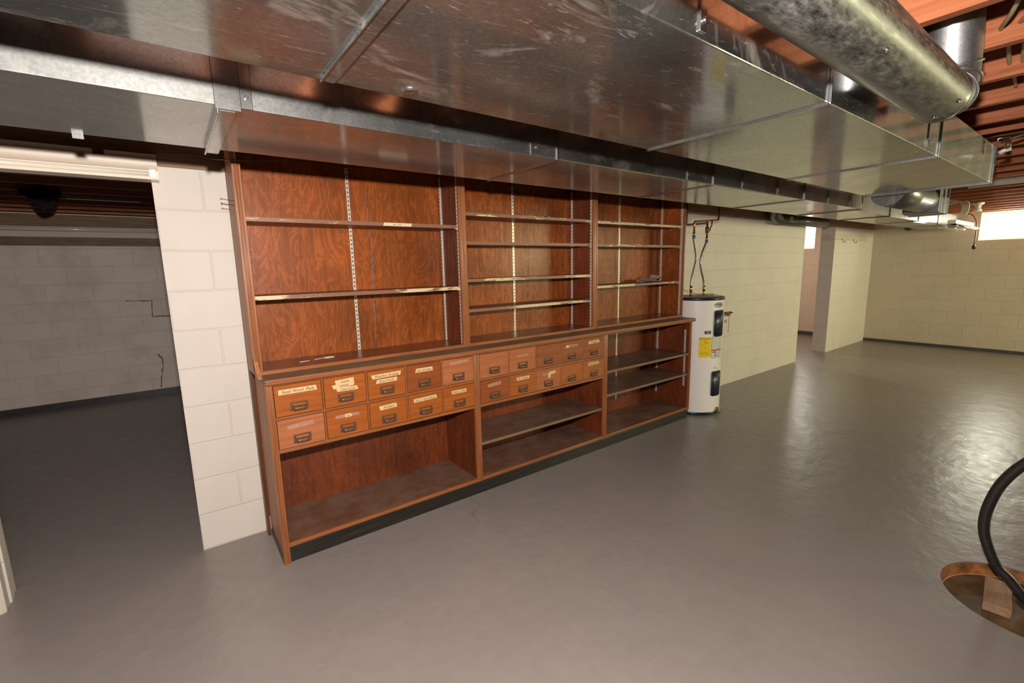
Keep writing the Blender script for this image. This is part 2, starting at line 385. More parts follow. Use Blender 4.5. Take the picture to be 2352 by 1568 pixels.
# far wall with two window openings
def wall_x(name, x, y0, y1, z1, holes, mat, t=.22):
    b = bmn(); ys = y0
    for (a, c, za, zb) in sorted(holes):
        box(b, x, x+t, ys, a, 0, z1); box(b, x, x+t, a, c, 0, za)
        if zb < z1: box(b, x, x+t, a, c, zb, z1)
        ys = c
    box(b, x, x+t, ys, y1, 0, z1)
    return struct(name, b, mat)
W1 = (-2.19, -1.37, 1.765, 2.19); W2 = (.95, 1.80, 1.745, 2.19)
wall_x('wall_far', XR, YN, YB, ZC, [W1, W2], M_BLOCKF)
b = bmn(); box(b, XL-.2, 4.0, YB, YB+.2, 0, ZC); wb = struct('wall_back', b, M_BLOCKD)
def line_strip(name, pts, w, mat, parent, y, seed=1):
    rnd = random.Random(seed); b = bmn(); A = []
    for i in range(len(pts)-1):
        for k in range(6):
            q = k/6; x = pts[i][0]*(1-q)+pts[i+1][0]*q+rnd.uniform(-w, w)*.6; z = pts[i][1]*(1-q)+pts[i+1][1]*q+rnd.uniform(-w, w)*.6; A.append((x, z))
    A.append(pts[-1])
    tube(b, [(x, y, z) for x, z in A], w/2, 5, radii=[w/2*rnd.uniform(.4, 1.2) for _ in A])
    return obj(name, b, mat, parent)
M_CRACK = plain('crack_dirt', (.06, .04, .03), .9)
line_strip('crack', [(-.43, 1.205), (-.19, 1.195), (-.205, 1.0), (-.0, .985)], .010, M_CRACK, wb, YB, 3)
line_strip('crack', [(-.20, .53), (-.16, .42), (-.20, .25), (-.22, .10)], .012, M_CRACK, wb, YB, 4)
b = bmn(); box(b, 4.0, 4.2, .2, YB, 0, ZC); struct('wall_partition', b, M_BLOCKD)
b = bmn(); box(b, 4.2, 8.0, 3.3, 3.5, 0, ZC); box(b, 9.2, XR, 3.3, 3.5, 0, ZC); box(b, 8.0, 9.2, 3.3, 3.5, 0, 1.65); box(b, 8.0, 9.2, 3.3, 3.5, 2.15, ZC); struct('wall_side', b, M_BLOCKD)
b = bmn(); box(b, XL-.2, XL, YN, YB, 0, ZC); struct('wall_left', b, M_BLOCKD)
b = bmn()   # near wall with its two windows
holes = [(6.85, 8.35), (8.9, 9.9)]; xs = XL-.2
for a, c in holes:
    box(b, xs, a, YN-.2, YN, 0, ZC); box(b, a, c, YN-.2, YN, 0, 1.5); box(b, a, c, YN-.2, YN, 2.19, ZC); xs = c
box(b, xs, XR+.2, YN-.2, YN, 0, ZC); struct('wall_near', b, M_BLOCKF)
def window(name, x0, x1, y0, y1, z0, z1, axis):
    b = bmn(); t = .03
    if axis == 'x':
        box(b, x0, x1, y0, y0+t, z0, z1); box(b, x0, x1, y1-t, y1, z0, z1); box(b, x0, x1, y0+t, y1-t, z0, z0+t); box(b, x0, x1, y0+t, y1-t, z1-t, z1)
    else:
        box(b, x0, x0+t, y0, y1, z0, z1); box(b, x1-t, x1, y0, y1, z0, z1); box(b, x0+t, x1-t, y0, y1, z0, z0+t); box(b, x0+t, x1-t, y0, y1, z1-t, z1)
    f = struct(name, b, M_WHITE)
    b = bmn()
    if axis == 'x':
        xm = (x0+x1)/2; box(b, xm-.002, xm+.002, y0+t, y1-t, z0+t, z1-t)
    else:
        ym = (y0+y1)/2; box(b, x0+t, x1-t, ym-.002, ym+.002, z0+t, z1-t)
    obj('pane', b, M_GLASS, f)
window('window_1', XR+.15, XR+.19, W1[0], W1[1], W1[2], W1[3], 'x')
window('window_2', XR+.15, XR+.19, W2[0], W2[1], W2[2], W2[3], 'x')
window('window_3', 6.85, 8.35, YN-.15, YN-.11, 1.5, 2.19, 'y')
window('window_4', 8.9, 9.9, YN-.15, YN-.11, 1.5, 2.19, 'y')
window('window_5', 8.0, 9.2, 3.42, 3.46, 1.65, 2.15, 'y')
# grey floor paint carried up the foot of the walls
M_BASE = plain('dark_base_paint', (.055, .052, .055), .4, var=.2, vs=12)
b = bmn(); box(b, XR-.008, XR, YN, 0, 0, .055); struct('baseboard_far', b, M_BASE)
b = bmn(); box(b, XL, 4.0, YB-.008, YB, 0, .075); struct('baseboard_back', b, M_BASE)
b = bmn(); box(b, XR-.008, XR, .2, 3.3, 0, .08); struct('baseboard_side', b, M_BASE)
b = bmn(); box(b, XL, 4.0, YB-.09, YB, 2.06, ZJ); struct('trim_2', b, M_LEDGER_SHADE)
b = bmn(); box(b, XL, 4.0, YB-.03, YB, 1.855, 2.06); struct('trim_3', b, M_COUNTER)

# joists: main room across the ducts, back room along them
GJ = 'timber joists over the main room'
jm = None
X0J = 2.28 - .4064*14
for k in range(34):
    x = X0J + .4064*k
    if x < XL+.05 or x > XR-.08: continue
    if jm is None:
        b = bmn(); box(b, 0, .038, YN+.01, -.0, ZJ, ZC); jo = obj('ceiling_joist', b, M_JOIST); jm = jo.data
    else:
        jo = bpy.data.objects.new('ceiling_joist', jm); C.objects.link(jo)
    jo.location = (x, 0, 0); tag(jo, 'reddish brown ceiling joist running across above the metal ducts', 'joist', GJ)
jm = None
for k in range(10):
    y = .36 + .4064*k
    if jm is None:
        b = bmn(); box(b, XL, 4.0, 0, .038, ZJ, ZC); jo = obj('ceiling_joist', b, M_JOISTB); jm = jo.data
    else:
        jo = bpy.data.objects.new('ceiling_joist', jm); C.objects.link(jo)
    jo.location = (0, y, 0); tag(jo, 'dark brown ceiling joist in the dim room behind the white block pier', 'joist', 'joists over the dim back room')
for k in range(7):
    jo = bpy.data.objects.new('ceiling_joist', bpy.data.meshes[jm.name]); C.objects.link(jo)
    jo.location = (7.6+.0, .36+.4064*k, 0); jo.scale = (.36, 1, 1)
    tag(jo, 'ceiling joist beyond the doorway at the far end of the block wall', 'joist', 'joists beyond the far doorway')

# ------------------------------------------------------------------ ducts
def duct(name, label, x_list, y0, y1, z0, z1, mat, endcaps=True):
    t = thing(name, label, 'duct', (x_list[0], (y0+y1)/2, z0))
    ox, oy, oz = t.location
    for a, c in zip(x_list[:-1], x_list[1:]):
        b = bmn(); v = box(b, a-ox, c-ox, y0-oy, y1-oy, 0, z1-oz)
        obj('duct_section', b, mat, t, bevel=.003)
    return t
# wide duct
BX = [-2.09, -.86, .36, 1.58, 2.80, 4.05]
BY0, BY1, BZ0, BZ1 = -2.315, -1.70, 1.95, 2.158
big = duct('air_duct', 'wide galvanised rectangular air duct running overhead nearest the camera', BX, BY0, BY1, BZ0, BZ1, M_GALV)
ox, oy, oz = big.location
def strip_big(x, w, h, name='seam_cleat'):
    b = bmn()
    box(b, x-w/2-ox, x+w/2-ox, BY0-.004-oy, BY1+.004-oy, -h, .002)
    box(b, x-w/2-ox, x+w/2-ox, BY0-.008-oy, BY0-oy, -h, BZ1-oz)
    box(b, x-w/2-ox, x+w/2-ox, BY1-oy, BY1+.006-oy, -h, BZ1-oz)
    return obj(name, b, M_GALVB, big, bevel=.001)
b = bmn()   # broad bar cleat with raised edges across the near seam
x = .365
box(b, x-.016-ox, x+.016-ox, BY0-oy, BY1-.01-oy, -.005, 0)
tube(b, [(x-.015-ox, BY0-oy, -.006), (x-.015-ox, BY1-.01-oy, -.006)], .003, 8)
obj('bar_cleat', b, M_GALV, big)
for x in (1.58, 2.80): strip_big(x, .010, .006)
strip_big(4.045, .022, .010)
for x in (.93, 2.62):      # short pocket clips with a screw on the camera side
    b = bmn(); box(b, x-.012-ox, x+.012-ox, BY0-.005-oy, BY0-oy, .015, BZ1-oz)
    tube(b, [(x-ox, BY0-.005-oy, .035), (x-ox, BY0-.011-oy, .035)], .006, 10)
    obj('side_clip', b, M_GALVB, big, bevel=.001)
b = bmn()   # small round plug in the underside
lathe(b, [(.0, -.004), (.010, -.004), (.014, -.006), (.019, -.005), (.021, 0)], .552-ox, -1.757-oy, 24)
obj('plug', b, M_GALVB, big)
b = bmn(); tube(b, [(4.03-ox, BY0-.01-oy, .10), (4.03-ox, BY0-.01-oy, BZ1-oz+.035), (4.03-ox, BY0-.06-oy, BZ1-oz+.036)], .004, 8); obj('hanger_strap', b, M_GALVB, big)

# narrower duct against the wall
SXs = [-2.23, -1.01, .215, 1.43, 2.68, 3.95, 5.2]
SY0, SY1, SZ0, SZ1 = -1.335, -.79, 1.965, 2.168
sm = duct('air_duct', 'narrower galvanised air duct running along the wall over the wooden shelving', SXs, SY0, SY1, SZ0, SZ1, M_GALV_S)
ox, oy, oz = sm.location
for a, c, y0 in ((5.2, 6.35, -1.25), (6.35, 7.6, -1.22), (7.6, 8.95, -1.14), (8.95, 10.2, -1.12)):
    b = bmn(); box(b, a-ox, c-ox, y0-oy, SY1-oy, 0, SZ1-oz); obj('duct_section', b, M_GALV_S, sm, bevel=.003)
def strip_small(x, w, h, y0=SY0, up=.0, mat=M_GALVB):
    b = bmn()
    box(b, x-w/2-ox, x+w/2-ox, y0-.003-oy, SY1-oy, -h, .001)
    box(b, x-w/2-ox, x+w/2-ox, y0-.007-oy, y0-oy, -h, SZ1-oz)
    return obj('seam_cleat', b, mat, sm, bevel=.001)
for x in (1.43, 2.68, 3.95): strip_small(x, .009, .006)
strip_small(5.2, .012, .008); strip_small(6.35, .012, .006, -1.25, mat=M_TRIMD); strip_small(7.6, .012, .006, -1.22); strip_small(8.95, .012, .006, -1.14)
b = bmn()   # heavier standing drive collar at the pier
box(b, .168-ox, .232-ox, SY0-.012-oy, SY0-oy, -.012, SZ1-oz)
box(b, .178-ox, .218-ox, SY0-oy, SY1+.004-oy, -.014, 0)
box(b, .172-ox, .178-ox, SY0-oy, SY1+.004-oy, -.022, 0)
box(b, .232-ox, .262-ox, SY0-.004-oy, SY0-oy, 0.0, SZ1-oz)
tube(b, [(.247-ox, SY0-.004-oy, .03), (.247-ox, SY0-.010-oy, .03)], .006, 10)
obj('drive_collar', b, M_GALVB, sm, bevel=.0015)
for x in (1.31, 2.42, 3.03, 3.52, 4.42, 4.9): # pocket clips and screws on the side
    b = bmn(); wd = .012 if x > 1.4 else .03
    box(b, x-wd-ox, x+wd-ox, SY0-.004-oy, SY0-oy, .005, .10 if x > 1.4 else SZ1-oz)
    tube(b, [(x-ox, SY0-.004-oy, .035), (x-ox, SY0-.009-oy, .035)], .005, 8)
    obj('side_clip', b, M_GALV_S, sm, bevel=.001)
b = bmn(); x = -.56   # hanger strap over the side at the frame's left edge
box(b, x-.028-ox, x+.028-ox, SY0-.004-oy, SY0-oy, -.0, SZ1-oz); tube(b, [(x-ox, SY0-.004-oy, .045), (x-ox, SY0-.009-oy, .045)], .006, 10)
obj('hanger_strap', b, M_GALVB, sm)
b = bmn(); x = -.17
box(b, x-.014-ox, x+.014-ox, SY1-oy, SY1+.003-oy, -.014, .10)
obj('hanger_clip', b, M_GALVB, sm)

# 6 inch round pipe with its elbow
PY, PZ, PR = -2.450, 2.021, .0762
t = thing('round_pipe', 'round galvanised pipe beside the wide duct with an elbow turning up into the joists', 'duct', (-1.5, PY, PZ))
ox, oy, oz = t.location
b = bmn(); tube(b, [(0, 0, 0), (2.05-ox, 0, 0)], PR, 40, caps=False)
tube(b, [(2.05-ox, 0, 0), (2.062-ox, 0, 0), (2.075-ox, 0, 0), (2.095-ox, 0, 0)], PR, 40, caps=False, radii=[PR, PR+.003, PR+.003, PR-.001])
obj('pipe', b, M_PIPE, t)
def ring(bm, c, nrm, R, r):
    c = Vector(c); n = Vector(nrm).normalized(); a = n.orthogonal().normalized(); bb = n.cross(a)
    pts = [c+(a*math.cos(2*PI*k/36)+bb*math.sin(2*PI*k/36))*R for k in range(37)]
    tube(bm, pts, r, 6, caps=False)
b = bmn(); RB = .135; xs = 2.095; RB = .085
path = [(xs-ox, 0, 0)]
EA = [0, 38, 76, 106]
cpts = []
for i, a in enumerate(EA):
    a = math.radians(a); cpts.append(Vector((xs+RB*math.sin(a)-ox, 0, RB*(1-math.cos(a)))))
cpts.append(cpts[-1]+Vector((-.24, 0, .97))*.22)
for i in range(len(cpts)-1): pass
tube(b, cpts, PR-.002, 40, caps=False)
for i in range(1, 4):
    a = math.radians(EA[i]); ring(b, cpts[i], (math.cos(a), 0, math.sin(a)), PR+.001, .0035)
obj('elbow', b, M_ELB, t)
for (xx, ang) in ((.85, 205), (2.0, 215), (2.0, 262), (1.35, 225)):
    a = math.radians(ang); d = Vector((0, math.cos(a), math.sin(a)))
    p = Vector((xx-ox, 0, 0))+d*PR; b = bmn(); tube(b, [p, p+d*.006], .0055, 10); obj('screw', b, M_GALVB, t)

# second round run and its box beyond the end of the wide duct
t = thing('round_pipe', 'short round galvanised pipe and square boot beyond the far end of the wide duct', 'duct', (4.1, -1.80, 1.975))
ox, oy, oz = t.location
b = bmn(); tube(b, [(0.02, 0, 0), (.90, 0, 0)], .10, 36); obj('pipe', b, M_GALVP, t)
b = bmn(); box(b, .90, 1.14, -.11, .12, -.105, .10); obj('boot', b, M_GALVP, t, bevel=.003)
b = bmn(); box(b, .995, 1.01, -.118, .125, -.112, .105); box(b, 1.12, 1.14, -.122, .13, -.115, .11); obj('boot_flange', b, M_GALVB, t)
b = bmn(); tube(b, [(.0, -.02, 0), (-.0, -.02, .18)], .004, 6); obj('hanger_rod', b, M_DARK, t)

# galvanised pipe along the top of the wall to the doorway
t = thing('vent_pipe', 'grey round vent pipe with an elbow at the end of the block wall', 'duct', (6.35, -.11, 2.045))
b = bmn()
tube(b, [(0, 0, 0), (1.45, 0, 0)], .07, 28); obj('pipe', b, M_GALVP, t)
b = bmn(); tube(b, [(0.0, 0, 0), (-.05, 0, .012), (-.09, 0, .045), (-.105, 0, .09), (-.105, 0, .14)], .072, 28, caps=False); ring(b, (-.0, 0, 0), (1, 0, 0), .075, .004); obj('elbow', b, M_GALVP, t)
b = bmn(); box(b, .16, .25, -.073, -.071, -.03, .03); obj('sticker', b, M_LABELG, t)

# white PVC drain under the joists
b = bmn(); tube(b, [(0, 4.5, 0), (0, 0, -.02)], .030, 20)
o = obj('drain_pipe', b, M_PVC, loc=(6.0, -6.4, 2.158)); tag(o, 'white plastic drain pipe crossing under the joists beyond the duct end', 'pipe')
b = bmn(); tube(b, [(0, 0, 0), (0, 4.4, 0)], .010, 12)
o = obj('water_pipe', b, M_COPPER, loc=(3.80, -6.4, 2.178)); tag(o, 'thin copper pipe strapped below the joists at upper right', 'pipe')

# ------------------------------------------------------------------ shelving
def text_into(bm, s, size, origin, ux, uz, mi, off=(0,0,0), shear=.2, sx=1.0, fn=None):
    cu = bpy.data.curves.new('t', 'FONT'); cu.body = s; cu.size = size; cu.shear = shear; cu.align_x = 'CENTER'; cu.align_y = 'CENTER'; cu.resolution_u = 3
    to = bpy.data.objects.new('t', cu); C.objects.link(to)
    dg = bpy.context.evaluated_depsgraph_get(); me = bpy.data.meshes.new_from_object(to.evaluated_get(dg))
    vs = [v.co.copy() for v in me.vertices]; ps = [list(p.vertices) for p in me.polygons]
    bpy.data.objects.remove(to); bpy.data.curves.remove(cu); bpy.data.meshes.remove(me)
    O = Vector(origin); ux = Vector(ux); uz = Vector(uz)
    if fn: nv = [bm.verts.new(fn(v.x*sx, v.y)) for v in vs]
    else: nv = [bm.verts.new(O+ux*v.x*sx+uz*v.y+Vector(off)) for v in vs]
    for p in ps:
        try: f = bm.faces.new([nv[i] for i in p]); f.material_index = mi
        except ValueError: pass
GB = 'three base cabinets under the counter'
XB = [.330, 1.544, 2.770, 3.985]
YF = -.430
def tape(parent, cx, cz, w, h, y, lines, ang=0.0, mat=M_TAPE, name='label_tape', tsize=.85, ragged=True):
    b = bmn(); ca, sa = math.cos(ang), math.sin(ang)
    rg = .004 if ragged else 0
    pts = [(-w/2, -h/2), (w/2+random.uniform(-rg, rg), -h/2), (w/2+random.uniform(-rg, rg)*2, h/2), (-w/2+random.uniform(-rg, rg)*2, h/2)]
    A = [bm_v for bm_v in (b.verts.new((cx+px*ca-pz*sa, y, cz+px*sa+pz*ca)) for px, pz in pts)]
    B = [b.verts.new((v.co.x, y-.0006, v.co.z)) for v in A]
    b.faces.new(B); b.faces.new(A[::-1])
    for k in range(4): b.faces.new((A[k], A[(k+1)%4], B[(k+1)%4], B[k]))
    if lines:
        text_into(b, lines, h*tsize, (cx, y-.0011, cz-.001), (ca, 0, sa), (-sa, 0, ca), 1, sx=1.0)
    return obj(name, b, [mat, M_INK], parent)
# pull mesh shared by every drawer
def pull_bm():
    b = bmn(); w, h = .042, .0225
    # backing plate as a frame with the card window in its upper half
    box(b, -w, w, -.0035, 0, h-.007, h); box(b, -w, -w+.012, -.0035, 0, -h, h-.007); box(b, w-.012, w, -.0035, 0, -h, h-.007)
    box(b, -w+.012, w-.012, -.0035, 0, -h, -.001)
    for s in (-1, 1):
        tube(b, [(s*(w-.006), -.0035, -h*.3), (s*(w-.006), -.0055, -h*.3)], .0035, 8)
    # cup pull: bowed shell under the window
    n = 10; prev = None; wd = .030
    prof = [(-.0035, .002), (-.014, .0005), (-.019, -.006), (-.019, -.014), (-.015, -.0205)]
    rows = []
    for px in (-wd, -wd*.92, -wd*.6, 0, wd*.6, wd*.92, wd):
        k = 1.0 if abs(px) < wd*.95 else .45
        rows.append([b.verts.new((px, -.0035+(py+.0035)*k, pz)) for py, pz in prof])
    for i in range(len(rows)-1):
        for j in range(len(prof)-1):
            f = b.faces.new((rows[i][j], rows[i+1][j], rows[i+1][j+1], rows[i][j+1])); f.smooth = True
    for R in (rows[0], rows[-1]):
        q = [b.verts.new((R[0].co.x, -.0035, p[1])) for p in prof]
        for j in range(len(prof)-1): b.faces.new((R[j], R[j+1], q[j+1], q[j]))
    return b
pull_src = obj('pull_handle', pull_bm(), M_BRONZE); pull_me = pull_src.data; bpy.data.objects.remove(pull_src)
def drawer(parent, x0, x1, z0, z1, px, pz, mat, tapes, label=None, plain_face=False, flush=0.0, old=0):
    cx, cz = (x0+x1)/2, (z0+z1)/2; g = .003
    b = bmn(); y = YF-.001+flush
    box(b, x0+g-cx, x1-g-cx, y-YF, y-YF+.02, z0+g-cz, z1-g-cz)
    box(b, x0+.015-cx, x1-.015-cx, y-YF+.02, .36, z0+.012-cz, z0+.020-cz)
    d = obj('drawer', b, mat, parent, loc=(cx-px, YF, cz-pz), bevel=.0012)
    if label: d['label'] = label
    h = bpy.data.objects.new('pull_handle', pull_me); C.objects.link(h); h.parent = d; h.location = (.0, y-YF, -(z1-z0)*.22)
    for ti, tp in enumerate(tapes):
        dx, dz, w, hh, s, ang, kind = tp
        tape(d, dx, dz, w, hh, y-YF-.0012*ti, s, ang, mat={'t': M_TAPE, 'o': M_TAPEOLD, 'p': M_PAPERTAG}[kind], name='label_tape' if kind == 't' else 'tape_remnant')
    return d
def base_cab(i, label, drawers=None, shelves=(), standards=False):
    x0, x1 = XB[i], XB[i+1]; px = x0
    t = thing('base_cabinet', label, 'cabinet', (x0, 0, 0), GB)
    T = .019; zt = .965; yb = -.012
    ls = .002 if i == 0 else 0; lb = -.073 if i == 0 else yb-.008
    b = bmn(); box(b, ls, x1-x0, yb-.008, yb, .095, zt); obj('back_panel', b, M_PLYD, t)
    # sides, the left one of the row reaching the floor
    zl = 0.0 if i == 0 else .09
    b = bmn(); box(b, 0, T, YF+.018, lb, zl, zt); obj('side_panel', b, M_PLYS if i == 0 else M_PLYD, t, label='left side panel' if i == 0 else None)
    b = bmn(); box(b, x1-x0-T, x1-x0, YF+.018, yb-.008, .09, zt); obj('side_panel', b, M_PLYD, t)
    b = bmn(); box(b, T, x1-x0-T, YF+.02, yb-.008, .09, .109); obj('bottom_board', b, M_BOARD, t)
    if i == 0:
        b = bmn(); box(b, -.0012, .0, YF+.012, -.08, 0, .066); obj('painted_foot', b, M_PLINTH, t, label='black painted foot')
    # face frame: fluted stiles and rails
    sl = .032 if i == 0 else .022; sr = .022
    def stile(a, c, z0=.09):
        b = bmn(); n = 3; w = c-a
        box(b, a, c, YF, YF+.018, z0, zt)
        for q in (.3, .7):
            if w > .02: tube(b, [(a+w*q, YF-.000, z0+.01), (a+w*q, YF-.000, zt-.01)], .0035, 8)
        obj('stile', b, M_OAKZ, t, bevel=.0015)
    stile(0, sl, 0.0 if i == 0 else .09)
    stile(x1-x0-sr, x1-x0)
    b = bmn(); box(b, sl, x1-x0-sr, YF+.001, YF+.02, .09, .112); obj('bottom_rail', b, M_OAKX, t, bevel=.002)
    if drawers is None:
        b = bmn(); box(b, sl, x1-x0-sr, YF+.001, YF+.02, zt-.012, zt); obj('top_rail', b, M_OAKX, t, bevel=.002)
    else:
        b = bmn(); box(b, sl, x1-x0-sr, YF, YF+.018, .955, zt); obj('top_rail', b, M_OAKX, t, bevel=.001)
        b = bmn(); box(b, sl, x1-x0-sr, YF, YF+.018, .778, .790); obj('middle_rail', b, M_OAKX, t, bevel=.001)
        b = bmn(); box(b, sl, x1-x0-sr, YF-.002, YF+.018, .604, .622); obj('lower_rail', b, M_OAKX, t, bevel=.002)
        b = bmn(); box(b, T, x1-x0-T, YF+.02, yb-.008, .606, .616); obj('drawer_deck', b, M_PLYD, t)
        xs0, xs1 = x0+sl, x1-sr; wd = (xs1-xs0)/5
        for k in range(1, 5):
            b = bmn(); xx = xs0+wd*k-px; box(b, xx-.004, xx+.004, YF+.0005, YF+.3, .622, .955); obj('divider', b, M_OAKZ, t)
        for row in range(2):
            z0, z1 = ((.790, .955), (.622, .778))[row]
            for k in range(5):
                m, tapes, lb = drawers[row][k]
                drawer(t, xs0+wd*k+(.004 if k else 0), xs0+wd*(k+1)-(.004 if k < 4 else 0), z0, z1, px, 0, m, tapes, lb)
    for (z, dp) in shelves:
        b = bmn(); box(b, T+.002, x1-x0-T-.002, YF+dp, yb-.012, z-.019, z); s = obj('shelf', b, M_BOARD, t, bevel=.001)
        b = bmn(); box(b, T+.002, x1-x0-T-.002, YF+dp-.002, YF+dp, z-.020, z); obj('front_edge', b, M_COUNTER, s)
    if standards:
        for (xx, y, a, c, ax) in (((x1-x0)/2, yb-.008, .22, .90, 'y'), (x1-x0-T, -.06, .20, .93, 'x'), (x1-x0-T, -.375, .32, .875, 'x')):
            standard(t, xx, y, a, c, ax)
    return t
def standard(parent, x, y, z0, z1, axis):
    b = bmn(); w = .0085; d = .004
    if axis == 'y':
        box(b, x-w, x+w, y-d, y, z0, z1)
        z = z0+.012
        while z < z1-.01:
            quad(b, [(x-.0035, y-d-.0004, z), (x+.0035, y-d-.0004, z), (x+.0028, y-d-.0004, z+.011), (x-.0028, y-d-.0004, z+.011)], 1); z += .0254
    else:
        box(b, x-d*1.6, x, y-w, y+w, z0, z1)
        z = z0+.012
        while z < z1-.01:
            quad(b, [(x-d*1.6-.0004, y+.0035, z), (x-d*1.6-.0004, y-.0035, z), (x-d*1.6-.0004, y-.0028, z+.011), (x-d*1.6-.0004, y+.0028, z+.011)], 1); z += .0254
    return obj('shelf_standard', b, [M_STD, M_DARK], parent)
D, DP, DD = M_DRAW, M_DRAWP, M_DRAWD
T1 = [
 [(D, [(0, .045, .185, .026, 'Steel Wool  Pads', .0, 't')], None),
  (D, [(.0, .052, .098, .024, 'snails', .05, 't'), (-.006, .031, .112, .022, 'knives', .07, 't'), (.012, .009, .112, .021, 'Clue cards', -.02, 't')], None),
  (D, [(.0, .048, .165, .024, 'Weather Striping', .02, 't'), (-.002, .018, .125, .022, 'Door Knob', .01, 't')], None),
  (DD, [(.0, .044, .115, .024, 'Just drawer', .0, 't')], None),
  (DP, [(.01, .055, .13, .018, '', .05, 'o')], 'paler drawer with a faded strip')],
 [(DP, [(.0, .035, .13, .022, '', .05, 'o')], 'paler drawer with knots'),
  (D, [(.0, .034, .13, .018, '', .0, 'o'), (.003, .034, .035, .019, '/ou', .0, 't')], None),
  (D, [(.002, .036, .105, .025, 'dividers', .04, 't')], None),
  (D, [(.0, .038, .15, .022, 'wire / wire doors', .03, 't')], None),
  (D, [(.0, .040, .105, .022, 'Paints / Misc', .0, 't')], None)]]
T2 = [
 [(DP, [], None),
  (DP, [(.0, .030, .10, .016, '', .04, 'o')], 'paler drawer with a faded strip'),
  (DD, [], None),
  (DD, [(.0, .042, .125, .020, '', .0, 'o'), (-.05, .041, .035, .020, '', .0, 't')], None),
  (DD, [(.0, .044, .125, .024, 'Toasters', .02, 't')], None)],
 [(DD, [(.0, .040, .105, .023, '', .08, 'o')], None),
  (D, [(.0, .042, .11, .024, 'Mis  Picker', .0, 't')], None),
  (DP, [(-.03, .035, .07, .016, '', .0, 'o'), (.035, .040, .06, .022, '', .06, 't'), (.004, .022, .018, .036, '', -.15, 't')], 'pinkish drawer with a torn curl of tape'),
  (D, [], None),
  (D, [(.0, .045, .125, .024, 'Tube Benders', .0, 't')], None)]]
base_cab(0, 'left base cabinet with ten tape-labelled drawers above one tall open bay', T1)
base_cab(1, 'middle base cabinet with ten drawers above two open shelf spaces', T2, shelves=[(.352, .015)])
base_cab(2, 'right base cabinet without drawers, two open shelves inside, beside the water heater', None, shelves=[(.652, .015), (.450, .02)], standards=True)
# one long plinth
b = bmn(); L = XB[3]-XB[0]
box(b, .018, L-.012, .012, .030, 0, .068); box(b, .018, L-.012, .004, .030, .062, .088)
o = obj('plinth', b, M_PLINTH, loc=(XB[0], YF, 0), bevel=.002); tag(o, 'scuffed black toe board running along the floor under the base cabinets', 'plinth')
# one long counter
t = thing('countertop', 'long dusty wooden countertop laid over the three base cabinets', 'countertop', (XB[0], 0, .965))
b = bmn(); box(b, -.002, L+.018, YF-.010, -.002, 0, .026); obj('board', b, M_COUNTER, t, bevel=.003)
b = bmn(); box(b, -.003, L+.020, YF-.024, YF-.010, .001, .0265); obj('nosing', b, M_OAKX, t, bevel=.004)
ZT = .992
# scribe board against the wall at the left
b = bmn(); box(b, 0, .0155, -.072, -.002, 0, 2.135)
o = obj('scribe_board', b, M_TRIMD, loc=(.311, 0, 0)); tag(o, 'dark upright board filling the gap between white pier and shelving', 'board')
